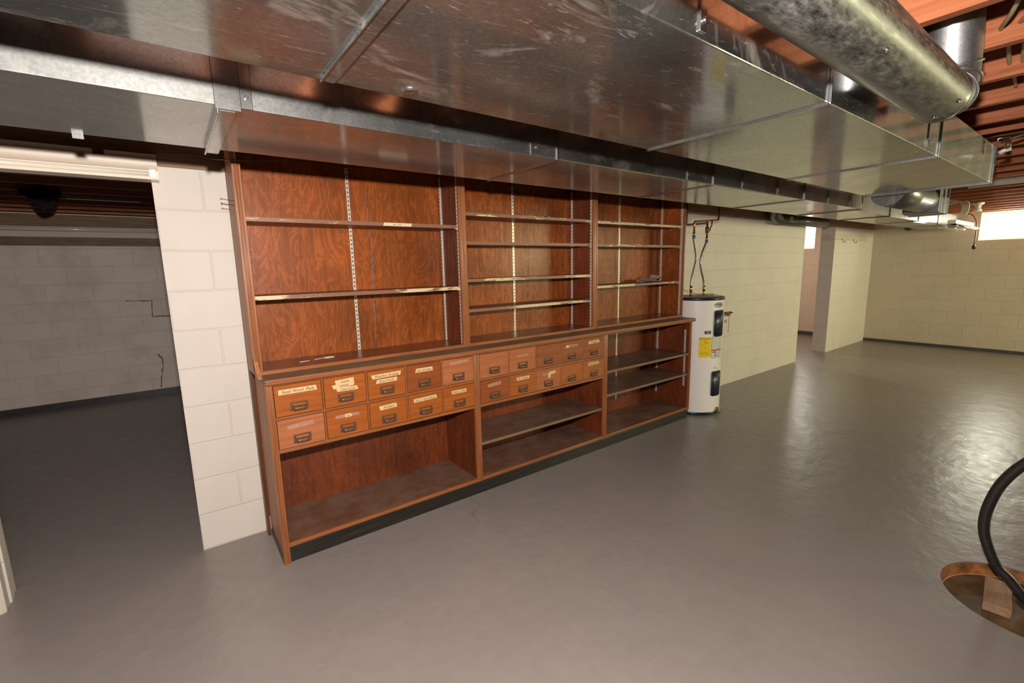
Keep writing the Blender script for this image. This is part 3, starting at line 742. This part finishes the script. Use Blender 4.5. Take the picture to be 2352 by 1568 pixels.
# upper shelving units
XU = [.308, 1.556, 2.778, 4.010]
YU = -.305
GU = 'three upper shelving units on the counter'
def upper(i, label, shelves):
    x0, x1 = XU[i], XU[i+1]; t = thing('shelving_unit', label, 'shelving', (x0, 0, ZT), GU)
    T = .019; top = 2.14-ZT; yb = -.012; W_ = x1-x0
    ls = .024 if i == 0 else 0; lb = -.073 if i == 0 else yb-.008
    b = bmn(); box(b, ls, W_, yb-.008, yb, 0, top); obj('back_panel', b, M_PLY, t)
    b = bmn(); foot = [(lb, 0), (lb, top), (YU+.02, top), (YU+.02, .10), (YU-.012, .06), (YU-.06, .022), (YU-.10, 0)] if i == 0 else [(yb-.008, 0), (yb-.008, top), (YU+.02, top), (YU+.02, 0)]
    prism(b, foot, 'x', 0, T); obj('side_panel', b, M_PLYS if i == 0 else M_PLY, t)
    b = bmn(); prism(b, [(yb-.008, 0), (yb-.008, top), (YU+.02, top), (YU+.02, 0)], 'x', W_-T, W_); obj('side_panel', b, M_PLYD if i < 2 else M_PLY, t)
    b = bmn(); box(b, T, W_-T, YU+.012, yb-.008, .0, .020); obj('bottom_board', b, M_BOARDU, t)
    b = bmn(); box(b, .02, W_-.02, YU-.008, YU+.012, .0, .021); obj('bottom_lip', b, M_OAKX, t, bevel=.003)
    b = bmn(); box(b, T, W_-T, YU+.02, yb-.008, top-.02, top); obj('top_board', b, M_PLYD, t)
    if i == 0:
        line_strip('glue_streak', [(1.049-x0, 1.96-ZT), (1.055-x0, 1.45-ZT), (1.042-x0, 1.02-ZT)], .012, M_STREAK, t, yb-.009, 8)
        b = bmn(); R_ = random.Random(4)
        pts = [(.716-x0+.030*math.cos(k*.5)*R_.uniform(.8, 1.2), -.145+.016*math.sin(k*.5), .0205) for k in range(13)]
        tube(b, pts, .0022, 5); obj('paint_mark', b, M_TUBE, t)
        b = bmn(); tube(b, [(.63-x0, -.158, .0205), (.665-x0, -.146, .0205), (.69-x0, -.140, .0205)], .0014, 5); obj('paint_mark', b, M_TUBE, t)
        b = bmn(); tube(b, [(.545-x0, -.178, .0205), (.60-x0, -.170, .0205)], .0018, 5); obj('paint_mark', b, M_TUBE, t)
    # moulded posts
    def post(a, c, ztop):
        b = bmn(); box(b, a, c, YU, YU+.02, .0, ztop); w = c-a
        for q in ((.35, .65) if w > .03 else (.5,)): tube(b, [(a+w*q, YU+.0005, .012), (a+w*q, YU+.0005, ztop-.008)], .0042 if w > .03 else .004, 10)
        obj('post', b, M_OAKZ, t, bevel=.004)
    zp = 2.02-ZT
    if i == 0: post(0, .038, zp)
    else: post(0, .024, top)
    post(W_-.026, W_, top) if i < 2 else post(W_-.014, W_, top)
    for (z, amt, lab) in shelves:
        z = z-ZT; fy = YU+.038
        b = bmn(); box(b, T+.003, W_-T-.006, fy, yb-.010, z-.020, z); s = obj('shelf', b, M_SHELF, t, bevel=.001)
        b = bmn(); box(b, T+.003, W_-T-.006, fy-.0015, fy, z-.0205, z+.0003); obj('front_edge', b, M_EDGE[amt], s)
        for sx_ in (T+.001, W_-T-.015):
            for yy in (fy+.004, -.065):
                b = bmn(); box(b, sx_, sx_+.014, yy-.008, yy+.008, z-.0235, z-.0205); obj('clip', b, M_STD, s)
        if lab: tape(s, 1.130-.308, z-.010, .172, .0185, fy-.002, '8/1   caulk', .0, M_PAPERTAG, 'label_tape', .62)
    for (xx, y, a, c, ax) in ((W_/2-.0, yb-.008, .022, top-.03, 'y'), (W_-T, -.055, .022, top-.03, 'x'), (W_-T, YU+.028, .022, top-.03, 'x'), (T+.0064, -.055, .022, top-.03, 'x'), (T+.0064, YU+.028, .022, top-.03, 'x')):
        standard(t, xx, y, a, c, ax)
    return t
upper(0, 'left shelving unit on the counter with two shelves and a white paper tag', [(1.780, 0, True), (1.390, 1, False)])
upper(1, 'middle shelving unit on the counter with four worn shelves', [(1.866, 0, False), (1.680, 0, False), (1.436, 1, False), (1.235, 2, False)])
upper(2, 'right shelving unit on the counter with three shelves, nearest the water heater', [(1.862, 2, False), (1.678, 1, False), (1.340, 1, False)])

# nails in the trim beside the pier
nm = None
for z, wh in ((1.853, 'upper'), (1.832, 'lower')):
    if nm is None:
        b = bmn(); tube(b, [(0, 0, 0), (-.062, -.02, .004)], .0016, 8); tube(b, [(-.062, -.02, .004), (-.0635, -.0205, .0041)], .0045, 8); o = obj('nail', b, M_BRONZE); nm = o.data
    else: o = bpy.data.objects.new('nail', nm); C.objects.link(o)
    o.location = (.318, -.25, z); tag(o, wh + ' of two thin nails sticking out of the left shelving post', 'nail', 'nails in the left shelving post')

# papers on the right unit's lowest shelf
b = bmn(); random.seed(3)
G = 7
for lay in range(3):
    vs = [[b.verts.new((-.12+.24*i/G+random.uniform(-.006,.006)+lay*.012, -.05+.10*j/G+lay*.006, .003+lay*.006+(.018*abs(math.sin(i*1.3+lay))*(.4+.6*j/G))+(.03*max(0, (i-4)/3)**2 if lay == 2 else 0)+random.uniform(0,.004))) for j in range(G+1)] for i in range(G+1)]
    for i in range(G):
        for j in range(G): b.faces.new((vs[i][j], vs[i+1][j], vs[i+1][j+1], vs[i][j+1]))
o = obj('paper', b, M_PAPER, loc=(3.66, -.15, 1.341)); tag(o, 'crumpled papers lying on the lowest shelf of the right shelving unit', 'paper')
sd = o.modifiers.new('solid', 'SOLIDIFY'); sd.thickness = .0008
b = bmn(); box(b, -.07, .07, -.008, .008, 0, .010); box(b, -.13, -.095, -.02, .01, 0, .014)
o = obj('pencil', b, M_NAVY, loc=(2.45, -.22, 1.8665), bevel=.003); tag(o, 'small dark tool lying on the top shelf of the middle shelving unit', 'tool')

# ------------------------------------------------------------------ water heater
HX, HY, HR = 4.296, -.285, .250
t = thing('water_heater', 'tall white cylindrical electric water heater with yellow label beside the shelving', 'water heater', (HX, HY, 0))
b = bmn(); lathe(b, [(HR, .030), (HR, 1.150)], n=96); obj('tank', b, M_WHITE, t)
b = bmn(); lathe(b, [(0, .0), (HR-.005, 0), (HR+.003, .006), (HR+.003, .030), (HR, .032)], n=96); obj('base_ring', b, M_NAVY, t)
b = bmn(); lathe(b, [(HR, 1.148), (HR+.004, 1.149), (HR+.004, 1.172), (HR-.004, 1.178), (HR-.02, 1.176)], n=96); obj('top_ring', b, M_NAVY, t)
M_HTOP = plain('dusty_heater_top', (.30, .28, .22), .6, var=.2, vs=20)
b = bmn(); lathe(b, [(HR-.02, 1.176), (0, 1.180)], n=96); obj('top_plate', b, M_HTOP, t)
def cp(a, z, R): return (R*math.cos(math.radians(a)), R*math.sin(math.radians(a)), z)
def patch(bm, a0, a1, z0, z1, R, mi=0, n=14, thick=0, round_=0):
    m = max(2, n); cols = []
    for k in range(m+1):
        a = a0+(a1-a0)*k/m
        q = 0
        if round_:
            e = min(k, m-k)/m; q = round_*(1-min(1, e*8)) if e < .125 else 0
        cols.append((bm.verts.new(cp(a, z0+q, R)), bm.verts.new(cp(a, z1-q, R))))
    for k in range(m):
        f = bm.faces.new((cols[k][0], cols[k+1][0], cols[k+1][1], cols[k][1])); f.material_index = mi; f.smooth = True
    if thick:
        inn = [(bm.verts.new(cp(a0+(a1-a0)*k/m, c[0].co.z, R-thick)), bm.verts.new(cp(a0+(a1-a0)*k/m, c[1].co.z, R-thick))) for k, c in enumerate(cols)]
        for k in range(m):
            bm.faces.new((cols[k][0], inn[k][0], inn[k+1][0], cols[k+1][0])); bm.faces.new((cols[k][1], cols[k+1][1], inn[k+1][1], inn[k][1]))
        for k in (0, m): bm.faces.new((cols[k][0], cols[k][1], inn[k][1], inn[k][0]))
def cyl_text(bm, s, size, a, z, R, mi, sx=1.0):
    text_into(bm, s, size, (0,0,0), (1,0,0), (0,0,1), mi, shear=0, sx=sx, fn=lambda x, y: cp(a+math.degrees(x/R), z+y, R))
for (z0, z1) in ((.797, 1.052), (.195, .448)):
    b = bmn(); patch(b, -110, -81, z0, z1, HR+.010, thick=.011, round_=.012); patch(b, -109, -82, z1-.022, z1-.006, HR+.0105, 1)
    o = obj('access_panel', b, [M_NAVY, M_DARK], t)
    b = bmn(); tube(b, [cp(-83, z1-.022, HR+.008), cp(-83, z1-.022, HR+.014)], .005, 10); obj('screw', b, M_GALVB, o)
b = bmn(); patch(b, -142.5, -114.5, .594, .792, HR+.0008)
cyl_text(b, 'ENERGYGUIDE', .0175, -128.5, .778, HR+.0015, 1, 1.0)
quad(b, [cp(-130, .762, HR+.0014), cp(-127, .762, HR+.0014), cp(-128.5, .756, HR+.0014)], 1) if False else None
patch(b, -129.5, -127.5, .758, .766, HR+.0014, 1, 2)
cyl_text(b, '$ 508', .016, -126, .738, HR+.0015, 1)
patch(b, -140, -131, .7205, .7220, HR+.0014, 1); patch(b, -130, -116, .7480, .7485, HR+.0014, 1)
cyl_text(b, '4812', .010, -127, .690, HR+.0015, 1)
for z in (.645, .636, .627, .618): patch(b, -140, -117, z, z+.0012, HR+.0014, 1)
obj('energy_label', b, [M_YEL, M_INK], t, label='yellow label with black print')
b = bmn(); patch(b, -113.4, -80.5, .583, .795, HR+.0006, 1); patch(b, -112.8, -81, .586, .792, HR+.0012, 0)
patch(b, -112.8, -81, .655, .668, HR+.0018, 2)
for z in (.775, .765, .755, .745, .735, .725, .715, .705, .695, .685): patch(b, -111, -83, z, z+.0015, HR+.0018, 3)
patch(b, -110.5, -106, .636, .646, HR+.0018, 2, 3); patch(b, -105, -102, .632, .650, HR+.0018, 1, 3); patch(b, -103.5, -99, .600, .614, HR+.0018, 1, 3); patch(b, -101, -99.7, .600, .65, HR+.0018, 3, 2)
for z in (.648, .638, .628, .618, .608, .600): patch(b, -96, -84, z, z+.002, HR+.0018, 3, 4)
obj('warning_label', b, [M_LABELW, M_INK, M_RED, M_LABELG], t, label='pale label with a red band and dark border')
b = bmn(); patch(b, -131, -116.5, .822, .856, HR+.0008, 1); patch(b, -130.6, -116.9, .824, .854, HR+.0012, 0); patch(b, -130.4, -127, .830, .850, HR+.0016, 1, 3); patch(b, -120.5, -117.2, .830, .850, HR+.0016, 1, 3)
cyl_text(b, 'ENERGY', .009, -123.8, .843, HR+.0018, 1); cyl_text(b, 'SMART', .009, -123.8, .832, HR+.0018, 1)
obj('rating_plate', b, [M_LABELG, M_INK], t)
b = bmn()
def oval(bm, a, z, ra, rz, R, mi):
    c = bm.verts.new(cp(a, z, R)); r = [bm.verts.new(cp(a+ra*math.cos(2*PI*k/32), z+rz*math.sin(2*PI*k/32), R)) for k in range(32)]
    for k in range(32): f = bm.faces.new((c, r[k], r[(k+1)%32])); f.material_index = mi
oval(b, -97, 1.103, 14, .026, HR+.001, 1); oval(b, -97, 1.103, 13.2, .0235, HR+.0016, 0)
cyl_text(b, 'Whirlpool', .022, -96, 1.103, HR+.0024, 1, .9)
obj('badge', b, [M_LABELG, M_INK], t, label='oval grey badge')
b = bmn(); cyl_text(b, 'Energy', .012, -101, .487, HR+.0012, 0); cyl_text(b, 'Smart', .012, -99, .476, HR+.0012, 0); obj('lettering', b, M_INK, t)
b = bmn(); d = Vector(cp(-88, 0, 1)); p = Vector(cp(-88, .048, HR))
lathe_pts = [p, p+d*.012]; tube(b, lathe_pts, .024, 20); tube(b, [p+d*.012, p+d*.045], .010, 12); tube(b, [p+d*.03, p+d*.03+Vector((0,0,-.03))], .008, 12)
tube(b, [p+d*.045, p+d*.052], .014, 12)
obj('drain_valve', b, M_BRASS, t)
b = bmn(); box(b, -.05, .03, -.03, .03, 1.178, 1.192)
o = obj('junction_plate', b, M_HTOP, t); o.location = (.10, -.12, 0)
# plumbing: two stub nipples on the tank, hoses and copper above
P1 = Vector((4.225, -.25, 1.18)); P2 = Vector((4.462, -.25, 1.18))
for P in (P1, P2):
    b = bmn(); tube(b, [P-t.location-Vector((0,0,.0)), P-t.location+Vector((0, 0, .045))], .0105, 14); obj('nipple', b, M_GALVB, t)
def spline(pts, n=8):
    pts = [Vector(p) for p in pts]; out = []
    q = [pts[0]*2-pts[1]]+pts+[pts[-1]*2-pts[-2]]
    for i in range(1, len(q)-2):
        for k in range(n):
            s = k/n; a, b_, c, d_ = q[i-1], q[i], q[i+1], q[i+2]
            out.append(.5*((2*b_)+(-a+c)*s+(2*a-5*b_+4*c-d_)*s*s+(-a+3*b_-3*c+d_)*s**3))
    out.append(pts[-1]); return out
def hose(x0, z0, pts, x1, z1, side):
    t2 = thing('flexible_hose', f'braided steel water hose on the {side} of the water heater top', 'hose', (x0, -.25, z0), 'braided hoses on the water heater')
    o_ = Vector((x0, -.25, z0)); pp = [Vector(p)-o_ for p in spline(pts)]
    b = bmn(); tube(b, pp, .0125, 14); obj('braid', b, M_BRAID, t2)
    b = bmn(); tube(b, [pp[0]-Vector((0,0,.032)), pp[0]+Vector((0,0,.02))], .015, 6); tube(b, [pp[0]+Vector((0,0,.02)), pp[0]+Vector((0,0,.03))], .0135, 12); obj('nut', b, M_BRASS, t2)
    b = bmn(); tube(b, [pp[-1]-Vector((0,0,.004)), pp[-1]+Vector((0,0,.022))], .0150, 12); obj('blue_collar', b, M_BLUE, t2)
    b = bmn(); tube(b, [pp[-1]+Vector((0,0,.022)), pp[-1]+Vector((0,0,.05))], .014, 6); obj('nut', b, M_BRASS, t2)
    return t2
hose(4.225, 1.258, [(4.225,-.25,1.258), (4.235,-.25,1.36), (4.285,-.25,1.50), (4.300,-.25,1.56), (4.270,-.25,1.66), (4.240,-.25,1.755)], 4.24, 1.76, 'left')
hose(4.462, 1.255, [(4.462,-.25,1.255), (4.452,-.25,1.33), (4.400,-.25,1.44), (4.378,-.25,1.52), (4.400,-.25,1.60), (4.455,-.25,1.69), (4.472,-.25,1.715)], 4.47, 1.73, 'right')
t3 = thing('copper_piping', 'copper water pipes and valve above the water heater hoses', 'pipe', (4.238, -.25, 1.80))
o_ = t3.location
def cpipe(pts, r=.0095, name='pipe', mat=M_COPPER):
    b = bmn(); tube(b, [Vector(p)-o_ for p in pts], r, 12); return obj(name, b, mat, t3)
cpipe([(4.240,-.25,1.806), (4.238,-.25,1.895), (4.243,-.25,1.908), (4.258,-.25,1.914), (4.66,-.25,1.943), (4.674,-.25,1.950), (4.680,-.25,1.965), (4.682,-.25,2.19)])
cpipe([(4.472,-.25,1.766), (4.472,-.25,1.925)], .0095)
cpipe([(4.472,-.25,1.905), (4.45,-.245,1.905), (4.20,-.20,1.885), (4.185,-.20,1.890), (4.180,-.20,1.905), (4.180,-.20,2.19)], .010, 'pipe', M_TRIMD)
b = bmn(); o2 = Vector((4.472,-.25,1.84))-o_; tube(b, [o2-Vector((0,0,.03)), o2+Vector((0,0,.03))], .018, 10); tube(b, [o2+Vector((0.0,0,0)), o2+Vector((.035,0,0))], .007, 8)
obj('valve_body', b, M_BRONZE, t3)
b = bmn(); tube(b, [o2+Vector((.035,-.005,-.01)), o2+Vector((.042,-.01,.02)), o2+Vector((.065,-.01,.05)), o2+Vector((.07,-.01,.10))], .006, 8); obj('valve_lever', b, M_BLACK, t3)
b = bmn(); pts = spline([(4.03,-.18,1.32), (4.12,-.22,1.255), (4.22,-.28,1.21), (4.32,-.33,1.197), (4.42,-.38,1.197)])
tube(b, [p-Vector((4.03,-.18,1.32)) for p in pts], .0035, 8); o = obj('wire', b, M_REDW, loc=(4.03,-.18,1.32)); tag(o, 'thin red wire drooping onto the top of the water heater', 'wire')
b = bmn(); pts = spline([(4.02,-.10,1.985), (4.10,-.12,2.0), (4.18,-.13,2.05), (4.27,-.14,2.10), (4.42,-.14,2.19)])
tube(b, [p-Vector((4.02,-.10,1.985)) for p in pts], .006, 8); o = obj('wire', b, M_REDW, loc=(4.02,-.10,1.985)); tag(o, 'red wire rising from the shelving top toward the ceiling near the copper pipes', 'wire')
# rusty bracket on the wall right of the heater
t = thing('wall_bracket', 'small rusty iron bracket on the pale block wall right of the water heater', 'bracket', (5.42, 0, .88))
b = bmn(); box(b, -.065, .065, -.022, 0, .012, .036); box(b, -.05, .02, -.034, -.022, -.012, .020); tube(b, [(.04, -.022, .024), (.04, -.05, .024)], .008, 8); obj('plate', b, M_RUST, t, bevel=.003)
b = bmn(); box(b, -.05, .0, -.0012, 0, -.10, -.06); box(b, .04, .055, -.0008, 0, -.22, .01); obj('rust_stain', b, M_TAPEOLD, t)

# hook rail on the wall beyond the doorway
t = thing('hook_rail', 'pale wooden hook rail high on the wall beyond the doorway', 'hook rail', (9.27, 0, 1.875))
b = bmn(); box(b, -.74, .74, -.02, 0, -.045, .045); obj('rail', b, M_BLOCKF, t, bevel=.002)
for x in (-.45, .05):
    b = bmn(); tube(b, [(x, -.02, -.03), (x, -.035, -.05), (x+.01, -.04, -.085), (x+.01, -.07, -.09), (x+.01, -.075, -.06)], .004, 8); obj('hook', b, M_DARK, t)

# ------------------------------------------------------------------ fluorescent fixtures
def fixture(label, x0, x1, yc, z0, width, group=None, tubes=2, body=True):
    t = thing('fluorescent_light', label, 'light fixture', ((x0+x1)/2, yc, z0))
    L2 = (x1-x0)/2; hw = width/2
    b = bmn(); prism(b, [(-.045, .05), (.045, .05), (.045, .105), (-.045, .105)], 'x', -L2, L2); obj('housing', b, M_FIXT, t, bevel=.003)
    b = bmn(); pr = [(-hw, 0.0), (-hw+.02, .012), (-.05, .05), (.05, .05), (hw-.02, .012), (hw, 0.0), (hw, .004), (hw-.02, .016), (.052, .054), (-.052, .054), (-hw+.02, .016), (-hw, .004)]
    prism(b, pr, 'x', -L2, L2); obj('reflector', b, M_FIXT, t)
    for s in ((-1, 1) if tubes == 2 else (0,)):
        b = bmn(); tube(b, [(-L2+.03, s*width*.22, .016), (L2-.03, s*width*.22, .016)], .0165, 16); obj('lamp_tube', b, M_TUBE, t)
        for e in (-1, 1):
            b = bmn(); xx = e*(L2-.018); box(b, xx-.012, xx+.012, s*width*.22-.014, s*width*.22+.014, .0, .042); obj('lamp_holder', b, M_WHITE, t, bevel=.002)
    return t
# the one fixed to the beam over the left opening is a tall strip, side on to the room
t = thing('fluorescent_light', 'white fluorescent strip fixed on the beam over the left opening', 'light fixture', (-.59, -.045, 1.95))
L2 = .62
b = bmn(); pr = [(.045, .0), (.045, .122), (.038, .122), (-.012, .120), (-.012, .098)]
pr += [(-.020-.030*math.sin(PI*k/8), .098-.050*k/8) for k in range(9)]
pr += [(-.010, .046), (-.010, .008), (-.046, .007), (-.052, .014), (-.054, .012), (-.050, .0)]
prism(b, pr, 'x', -L2, L2); obj('housing', b, M_FIXT, t)
b = bmn(); tube(b, [(-L2+.03, -.034, .026), (L2-.035, -.034, .026)], .012, 16); obj('lamp_tube', b, M_TUBE, t)
for e in (-1, 1):
    b = bmn(); box(b, e*(L2-.02)-.012, e*(L2-.02)+.012, -.056, -.020, .006, .045); obj('lamp_holder', b, M_WHITE, t, bevel=.002)
b = bmn(); box(b, .395, .435, -.014, -.0125, .094, .128); tube(b, [(.415, -.014, .116), (.415, -.018, .116)], .004, 8); obj('mounting_clip', b, M_TRIMD, t)
b = bmn(); box(b, -L2, L2, .0, .045, .122, .1245); obj('top_plate', b, M_FIXT, t)
t = thing('fluorescent_light', 'white fluorescent strip high on the far wall of the dim back room', 'light fixture', (-.9, YB-.10, 1.945))
b = bmn(); prism(b, [(.10, .0), (.10, .118), (.03, .118), (.03, .066), (-.02, .060), (-.03, .03), (-.02, .0)], 'x', -1.22, 1.22); obj('housing', b, M_FIXT, t, bevel=.001)
b = bmn(); tube(b, [(-1.18, -.03, .085), (1.18, -.03, .085)], .019, 14); obj('lamp_tube', b, M_TUBE, t)
fixture('white open-ended twin tube fluorescent light hanging in front of the far window wall', 8.95, 10.17, -1.29, 1.925, .28)

# wires and small things up high
b = bmn(); pts = spline([(.03,-.06,2.075), (.09,-.07,2.082), (.17,-.08,2.085), (.25,-.15,2.06), (.32,-.325,2.03), (.42,-.33,2.035), (.55,-.33,2.06)])
tube(b, [p-Vector((.03,-.06,2.075)) for p in pts], .0028, 6); o = obj('wire', b, M_TRIMD, loc=(.03,-.06,2.075)); tag(o, 'thin dark wire strung from the strip light across the pier top', 'wire')
t = thing('cloth', 'black ragged cloth hanging from the joists of the dim back room', 'cloth', (-.72, 2.3, 2.19))
b = bmn(); random.seed(5); G = 10
vs = [[b.verts.new((-.12+.24*i/G, .05*math.sin(j*1.2+i)+.02*random.random(), .0-.16*(j/G)*(.3+.7*max(0, math.sin(i*.42-.6))))) for j in range(G+1)] for i in range(G+1)]
for i in range(G):
    for j in range(G): b.faces.new((vs[i][j], vs[i+1][j], vs[i+1][j+1], vs[i][j+1]))
o = obj('fabric', b, M_FABRIC, t); sd = o.modifiers.new('solid', 'SOLIDIFY'); sd.thickness = .004
b = bmn(); box(b, -.04, .04, -.04, .04, 0, .02); obj('bunch', b, M_FABRIC, t, bevel=.006)
t = thing('ceiling_track', 'faint grey metal strip fixed under the joists of the dim back room', 'bracket', (-.36, 2.6, 2.165))
b = bmn(); box(b, -.25, .25, -.035, .035, 0, .025); obj('strip', b, M_LABELG, t, bevel=.002)
# black fitting at the top of the far corner
b = bmn(); pts = [(0,0,.15), (0,0,.03), (.02,0,-.0), (.06,0,-.02), (.12,0,-.02)]
tube(b, pts, .05, 16); o = obj('pipe_elbow', b, M_BLACK, loc=(10.02, -.55, 2.04)); tag(o, 'black pipe elbow under the joists near the far corner', 'pipe')
# cord by the far window, white cable bundle, porcelain lamp base
t = thing('power_cord', 'dark cord with a plug hanging beside the left edge of the far window', 'cord', (10.2, -1.34, 2.10))
b = bmn(); tube(b, spline([(0, .10, .08), (0, .06, .07), (0, .02, .02), (0, -.02, -.10), (0, -.02, -.40)]), .007, 8); obj('cable', b, M_TRIMD, t)
b = bmn(); tube(b, [(0, -.02, -.40), (0, -.02, -.43), (0, -.02, -.47)], .02, 10, radii=[.012, .024, .020]); obj('plug', b, M_BLACK, t)
t = thing('cable_bundle', 'looped bundle of white cables beyond the square duct boot', 'cable', (7.6, -1.50, 2.11))
for k in range(4):
    b = bmn(); q = k*.018; tube(b, spline([(0, .22, .07-q), (0, .05, .075-q), (0, -.08-q, .04), (0, -.11-q, -.04), (0, -.09-q, -.11)]), .007, 8); obj('cable', b, M_CABLEW, t)
t = thing('lamp_base', 'white porcelain pull-chain lamp base under the joists by the far window', 'light fixture', (8.395, -1.62, 2.19))
b = bmn(); lathe(b, [(0, 0), (.055, 0), (.055, -.015), (.028, -.035), (.028, -.075), (.040, -.085), (.040, -.11), (0, -.11)], n=24); obj('porcelain', b, M_WHITE, t)
# electrical cables run through the joists at upper right
random.seed(11)
for (x, y, dx, sg) in ((1.93, -2.70, .0, 1), (2.33, -2.66, .0, 1), (2.74, -2.76, .0, 1)):
    pass
def jcable(pts, lab):
    o0 = Vector(pts[0]); b = bmn(); tube(b, [p-o0 for p in spline(pts)], .0065, 8); o = obj('electric_cable', b, M_CABLE, loc=o0); tag(o, lab, 'cable')
jcable([(2.0,-2.625,2.255), (2.12,-2.585,2.225), (2.279,-2.542,2.237), (2.45,-2.535,2.265), (2.686,-2.516,2.233), (2.9,-2.50,2.262), (3.09,-2.49,2.24)], 'beige cable threaded through drilled joists right of the pipe elbow')
jcable([(2.05,-2.68,2.262), (2.16,-2.63,2.23), (2.279,-2.585,2.242), (2.45,-2.575,2.265), (2.686,-2.551,2.231), (2.9,-2.53,2.262), (3.09,-2.525,2.24)], 'second beige cable through the joists, nearer the right edge')
t = thing('hanging_valve', 'small brass valve with white tag hanging on a thin pipe at upper right', 'valve', (3.8, -2.40, 2.14))
b = bmn(); tube(b, [(0, -.14, .035), (0, .0, .0), (.0, .03, -.01)], .008, 8); tube(b, [(0, .0, .0), (0, 0, -.05)], .012, 10); obj('body', b, M_BRONZE, t)
b = bmn(); tube(b, [(0, -.015, -.05), (0, .015, -.055), (0, .03, -.065)], .011, 8); obj('handle', b, M_WHITE, t)

# ------------------------------------------------------------------ sump pit
t = thing('sump_pit', 'round rusty sump pit sunk in the grey floor at lower right', 'pit', (SX, SY, -.02))
b = bmn(); n = 64; R1 = SR-.001
lathe(b, [(SR+.004, .0195), (R1, .006), (R1-.006, -.03), (R1-.02, -.10)], n=n); obj('rim_wall', b, M_PITWALL, t)
b = bmn(); lathe(b, [(R1-.010, -.042), (.0, -.040)], n=n); obj('pit_floor', b, M_PITFLOOR, t)
b = bmn(); lathe(b, [(.075, -.0385), (0, -.038)], .10, -.03, n=32); obj('drain_hole', b, M_DARK, t)
b = bmn(); box(b, -.125, .125, -.045, .045, 0, .042)
o = obj('wood_block', b, M_OLDWOOD, loc=(2.915, -2.690, -.0600), bevel=.004); o.rotation_euler = (0, math.radians(-0), math.radians(6)); tag(o, 'short weathered wood block lying in the rusty sump pit', 'wood')
random.seed(2)
for (dx, dy) in ((2.66, -2.80), (2.70, -2.86), (2.665, -2.765)):
    b = bmn(); bmesh.ops.create_icosphere(b, subdivisions=1, radius=.014)
    for v in b.verts: v.co *= random.uniform(.6, 1.2); v.co.z *= .6
    o = obj('pebble', b, M_OLDWOOD, loc=(dx, dy, -.054)); tag(o, 'small pale stone chip on the floor of the sump pit', 'stone', 'stone chips in the sump pit')
b = bmn(); H0 = Vector((2.98, -2.86, -.055))
hp = spline([(2.98,-2.86,-.056), (2.95,-2.775,-.020), (2.95,-2.715,.045), (2.95,-2.665,.095), (2.95,-2.620,.21), (2.95,-2.610,.30), (2.95,-2.622,.40), (2.95,-2.650,.50), (2.95,-2.705,.605), (2.95,-2.80,.72), (2.95,-2.95,.82), (2.95,-3.10,.86)], 8)
tube(b, [p-H0 for p in hp], .021, 18); o = obj('sump_hose', b, M_BLACK, loc=H0); tag(o, 'thick black rubber hose arching up out of the sump pit', 'hose')
